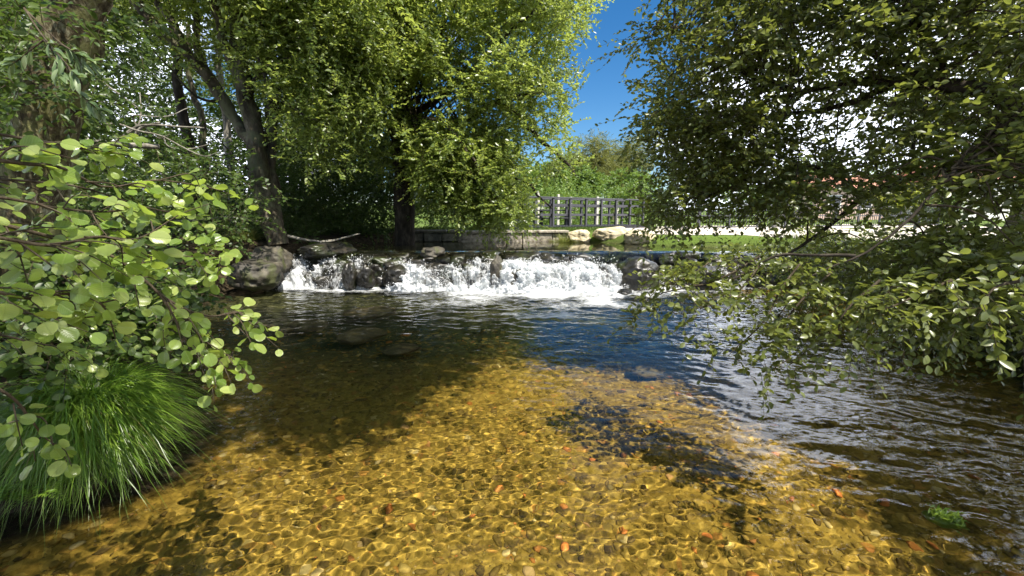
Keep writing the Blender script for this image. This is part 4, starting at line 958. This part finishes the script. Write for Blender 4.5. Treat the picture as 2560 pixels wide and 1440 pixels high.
# bank shrubs under it
def bank_shrub(label, pts, n, spread, L_):
    c = np.array(pts); z0 = float(gh(c[0, 0], c[0, 1])); t = tree('bank_shrub', label, 'shrub', (c[0, 0], c[0, 1], z0))
    cr = MB(); tw = MB(); cs = c[rng.integers(0, len(c), n)] + rng.normal(0, 1, (n, 3)) * spread
    cs[:, 2] = np.maximum(cs[:, 2], gh(cs[:, 0], cs[:, 1]) + .12)
    foliage(cr, cs, (.22, .22, .18), 7, 11, .34, L_, .58, T_OVAL, tw, .35, .8, .0025)
    for q in cs[::3]: tube(tw, [(c[0, 0], c[0, 1], z0 - .05), (c[0] * .4 + q * .6) + [0, 0, .2], q], .012, .004, 10, 4, .1)
    build(cr, 'foliage', M_right, t); build(tw, 'stems', M_twig, t)
bank_shrub('dark shrub spilling from the right bank down to the water beside the weir end', [(5.9, 7.6, .7), (5.2, 7.0, .7), (6.2, 8.6, .8), (5.0, 6.4, .5)], 110, (.5, .5, .26), .07)
bank_shrub('dark shrub hanging over the right bank in front of the bench', [(6.2, 5.6, .6), (5.6, 5.4, .55), (6.8, 6.0, .75), (5.2, 4.9, .4), (6.0, 5.2, .7)], 110, (.5, .4, .24), .07)
bank_shrub('low leafy shrub on the right bank at the frame edge', [(5.2, 4.0, .5), (4.9, 4.1, .5), (5.6, 4.5, .6)], 60, (.35, .35, .2), .065)
# green plant at the water's edge, lower right
c = PZ(2362, 1300, -.02); b = MB(); n = 260
rock(b, c - [0, 0, .02], (.07, .06, .035), 77, 3, .3); X = c + rng.normal(0, 1, (n, 3)) * [.03, .03, .012] + [0, 0, .012]
add_leaves(b, X, nrm(runit(n) + [0.6, -.6, .3]), runit(n) + [0, 0, 1], rng.uniform(.02, .045, n), .3, T_DIA, rng.random(n)); tag(build(b, 'water_moss', M_alder), 'small bright green tuft of water moss near the lower right corner', 'moss')

# ------------------------------------------------------------------ foreground alder with round leaves (left)
ab = np.array([-2.55, 1.55, .25]); ta = tree('round_leaved_alder', 'alder bough with bright round leaves reaching in from the left foreground', 'shrub', ab)
lv = MB(); st = MB()
def bough(poly, r0, n_side, slen, leaf, seed, sub=True, nle=5, dn=.2):
    c = spline(px3(poly), 40); tube(st, px3(poly), r0, r0 * .3, 26, 5, .015)
    d = nrm(np.gradient(c, axis=0)); ends = []
    for i in range(n_side):
        k = int(rng.uniform(.08, 1) * 39); s = c[k]; sd = nrm(np.cross(d[k], [0, 0, 1.])) * rng.choice([-1, 1])
        e = nrm(d[k] * rng.uniform(.3, 1) + sd * rng.uniform(.3, 1.) + [0, 0, rng.uniform(-.55, .35)] + rng.normal(0, .25, 3)) * slen * rng.uniform(.5, 1.3)
        pts = [s, s + e * .5 + rng.normal(0, .01, 3), s + e + [0, 0, -dn * slen]]
        q = tube(st, pts, .0022, .001, 8, 4); ends.append(q)
    ends.append(c[-10:])
    X = []; A = []
    for q in ends:
        dq = nrm(np.gradient(q, axis=0)); m_ = max(2, int(nle * rng.uniform(.7, 1.3)))
        for j in range(m_):
            k = int(len(q) * (.25 + .75 * (j + .5) / m_)); k = min(k, len(q) - 1)
            sd = nrm(np.cross(dq[k], [0, 0, 1.]) + 1e-6) * (1 if j % 2 else -1)
            X.append(q[k]); A.append(dq[k] * .6 + sd * (.9 if j < m_ - 1 else .1) + rng.normal(0, .22, 3) + [0, 0, -.1])
    X = np.array(X); A = np.array(A); n = len(X); Lf = leaf * rng.uniform(.6, 1.15, n)
    X = X + nrm(A) * (Lf * .24)[:, None]
    add_leaves(lv, X, A, nrm(np.array([.14, -.6, .72]) + rng.normal(0, .40, (n, 3))), Lf, rng.uniform(.78, .95, n), T_ROUND, rng.random(n))
for poly, r0, ns, sl2, lf in [
    ([(-200, 520, .95), (0, 560, 1.0), (150, 600, 1.08), (300, 650, 1.15), (420, 750, 1.22), (520, 790, 1.3), (600, 780, 1.36), (640, 800, 1.4)], .006, 20, .15, .062),
    ([(300, 650, 1.15), (400, 740, 1.2), (470, 860, 1.25), (500, 900, 1.27), (550, 950, 1.3)], .004, 13, .11, .055),
    ([(420, 750, 1.22), (500, 840, 1.26), (560, 880, 1.3), (590, 900, 1.32)], .003, 8, .10, .05),
    ([(-200, 560, .8), (-20, 590, .88), (120, 610, .95), (230, 590, 1.0), (330, 600, 1.1), (400, 570, 1.2)], .005, 15, .14, .068),
    ([(-200, 380, .8), (-20, 400, .85), (60, 410, .9), (150, 420, 1.0), (260, 470, 1.15), (380, 450, 1.3), (470, 460, 1.4), (530, 470, 1.5)], .005, 16, .15, .066),
    ([(-200, 700, .8), (-40, 720, .85), (60, 740, .9), (160, 730, .97), (250, 760, 1.05), (290, 850, 1.1)], .005, 13, .13, .066),
    ([(150, 620, 1.2), (300, 620, 1.3), (440, 640, 1.4), (540, 640, 1.45), (560, 690, 1.45)], .004, 14, .13, .058),
    ([(380, 590, 1.4), (470, 610, 1.45), (510, 620, 1.5), (520, 600, 1.5)], .003, 6, .10, .055),
    ([(-150, 900, .85), (0, 980, .9), (60, 1040, .95), (100, 1090, 1.0), (150, 1120, 1.03)], .004, 7, .09, .058),
    ([(-200, 480, 1.0), (0, 490, 1.1), (150, 520, 1.2), (260, 530, 1.26), (330, 525, 1.32)], .005, 12, .16, .062),
    ([(-200, 300, 1.3), (0, 340, 1.4), (150, 360, 1.5), (220, 372, 1.55), (280, 380, 1.6)], .006, 11, .18, .066),
    ([(-200, 620, 1.4), (0, 640, 1.5), (120, 655, 1.55), (200, 662, 1.6), (260, 668, 1.64)], .006, 10, .2, .060),
    ([(-200, 440, 1.5), (0, 450, 1.6), (200, 470, 1.75), (380, 520, 1.9), (500, 540, 2.0)], .006, 12, .22, .060),
    ([(-200, 820, 1.5), (0, 840, 1.6), (80, 855, 1.66), (150, 868, 1.72), (200, 880, 1.78)], .006, 16, .2, .066),
    ([(-200, 740, 1.6), (50, 780, 1.8), (200, 800, 2.0), (330, 820, 2.1)], .006, 14, .22, .066)]:
    bough(poly, r0, int(ns * 1.05), sl2 * .95, lf * .64, 0)
nl_ = lv.n // len(T_ROUND[0])
build(lv, 'leaves', M_alderv, ta, attrs=dict(lx=np.tile(T_ROUND[0][:, 0], nl_), ly=np.tile(T_ROUND[0][:, 1], nl_))); build(st, 'boughs', M_twig, ta)

# ------------------------------------------------------------------ sedge tussock and grasses
def blades(mb, base, n, length, rad, droop, w, lean=(0, 0), seg=7, mess=.7):
    a = rng.uniform(0, 2 * math.pi, n); rr = rad * rng.random(n) ** .6
    S = np.stack([base[0] + rr * np.cos(a), base[1] + rr * np.sin(a), base[2] + rng.normal(0, .02, n)], -1)
    tilt = rng.uniform(.0, 1.25, n); aa = a + rng.normal(0, mess, n)
    D = np.stack([np.cos(aa) * np.sin(tilt) + lean[0], np.sin(aa) * np.sin(tilt) + lean[1], np.cos(tilt)], -1); D = nrm(D)
    Ln = length * rng.uniform(.4, 1.0, n) * np.where(rng.random(n) < .12, 1.35, 1); t = np.linspace(0, 1, seg)
    dr = droop * rng.uniform(.55, 1.3, n)[:, None]
    hz = np.stack([np.cos(aa), np.sin(aa), 0 * aa], -1)
    c = S[:, None] + D[:, None] * (Ln[:, None] * t * (1 - .25 * t))[..., None] + hz[:, None] * (Ln[:, None] * .34 * t ** 1.6 * dr)[..., None]
    c[..., 2] -= dr * Ln[:, None] * t ** 2.2 * .8
    c += (rng.normal(0, .03, (n, 1, 3)) * (t ** 1.5)[None, :, None]) + rng.normal(0, .004, c.shape) * t[None, :, None]
    sd = nrm(np.cross(hz, [0, 0, 1.]) + rng.normal(0, .35, (n, 3))); ww = w * rng.uniform(.5, 1.6, n)[:, None] * (1 - t ** 2.5) * .5
    V = np.stack([c + sd[:, None] * ww[..., None], c - sd[:, None] * ww[..., None]], 2).reshape(n, -1, 3)
    i = np.arange(seg * 2).reshape(seg, 2); F = np.stack([i[:-1, 0], i[:-1, 1], i[1:, 1], i[1:, 0]], -1)
    mb.add(V.reshape(-1, 3), (F[None] + (np.arange(n) * seg * 2)[:, None, None]).reshape(-1, 4), np.repeat(rng.random(n), seg * 2))
tc_ = P(215, 1010, 2.3); gz = float(gh(tc_[0], tc_[1])); tt_ = tree('sedge_tussock', 'big drooping tussock of fine green sedge at the lower left water edge', 'grass', (tc_[0], tc_[1], gz))
b = MB(); rock(b, (tc_[0] - .06, tc_[1] + .06, gz - .05), (.24, .22, max(.2, tc_[2] - gz)), 90, 4, .3); build(b, 'root_mound', M_barkd, tt_)
b = MB(); blades(b, (tc_[0], tc_[1], tc_[2] - .02), 6000, .52, .16, .82, .0045, (.16, -.05), 11); blades(b, (tc_[0] + .05, tc_[1] - .05, tc_[2] - .12), 4200, .44, .22, .95, .0042, (.1, -.08), 10)
blades(b, (tc_[0] - .45, tc_[1] - .02, tc_[2] - .12), 3000, .44, .24, .9, .0042, (0, -.06), 9); blades(b, (tc_[0] + .1, tc_[1] - .1, tc_[2] - .26), 1500, .30, .24, 1.0, .004, (.1, -.1), 9)
d_ = MB(); blades(d_, (tc_[0], tc_[1], tc_[2] - .06), 500, .45, .22, .95, .004, (.1, -.05), 9, 1.2); build(d_, 'dead_blades', M_straw, tt_); build(b, 'blades', M_grass, tt_)
for u, v, Y_, ln, n, lb_, mt in [(612, 590, 9.8, .6, 700, 'small sunlit grass tuft at the foot of the leaning tree', M_dry), (1418, 592, 13.35, .75, 800, 'tall yellow green grass tuft at the end of the pale wall under the footbridge', M_dry), (790, 590, 10.4, .4, 300, 'little grass tuft on the shaded bank above the left falls', M_grass)]:
    c = P(u, v, Y_); c[2] = float(gh(c[0], c[1])) - .02; b = MB(); blades(b, c, n, ln, .22, .35, .012, (0, 0), 6); tag(build(b, 'grass_tuft', mt), lb_, 'grass')
# ferny weeds at the bottom left
c = P(10, 1195, 1.85); fr = MB(); base = np.array([c[0], c[1], c[2] - .08])
for i in range(26):
    a = rng.uniform(0, 6.28); L_ = rng.uniform(.12, .26); t = np.linspace(0, 1, 14)
    q = base + np.stack([math.cos(a) * L_ * t, math.sin(a) * L_ * t, L_ * (.9 * t - .8 * t ** 2)], -1); q += rng.normal(0, .04, 3) * [2, 1, .3]
    for s in (-1, 1):
        d = nrm(np.gradient(q, axis=0)); sd = nrm(np.cross(d, [0, 0, 1.])) * s
        add_leaves(fr, q[2:], sd[2:] + d[2:] * .5, np.tile([0, 0, 1.], (12, 1)) + rng.normal(0, .2, (12, 3)), .055 * (1 - t[2:] * .8), .32, T_DIA, rng.random(12))
tag(build(fr, 'fern', M_grass), 'low green ferny weed under the sedge at the left frame edge', 'fern')
# meadow grass on the banks
gr = MB(); n = 5200
x = np.concatenate([rng.uniform(-3.4, 4, 2600), rng.uniform(5.5, 12, 2600)]); y = np.concatenate([rng.uniform(13.75, 17, 2600), rng.uniform(5.2, 10.5, 2600)])
ok_ = (sdist(x, y, PATHP) < -.1) & (sdist(x, y, UPPER) < -.15) & (sdist(x, y, LOWER) < -.4); x, y = x[ok_], y[ok_]; z = gh(x, y)
for s in range(4):
    n = len(x); a = rng.uniform(0, 6.28, n); hh = rng.uniform(.05, .2, n); e = np.stack([np.cos(a) * .4 * hh, np.sin(a) * .4 * hh, hh], -1)
    B0 = np.stack([x + rng.normal(0, .06, n), y + rng.normal(0, .06, n), z - .02], -1); add_leaves(gr, B0, e, runit(n), hh, .07, T_DIA, rng.random(n))
o = kind(build(gr, 'grass', M_hedge, org=(2, 12, 1)), 'stuff'); o['label'] = 'meadow grass along the far and right banks'
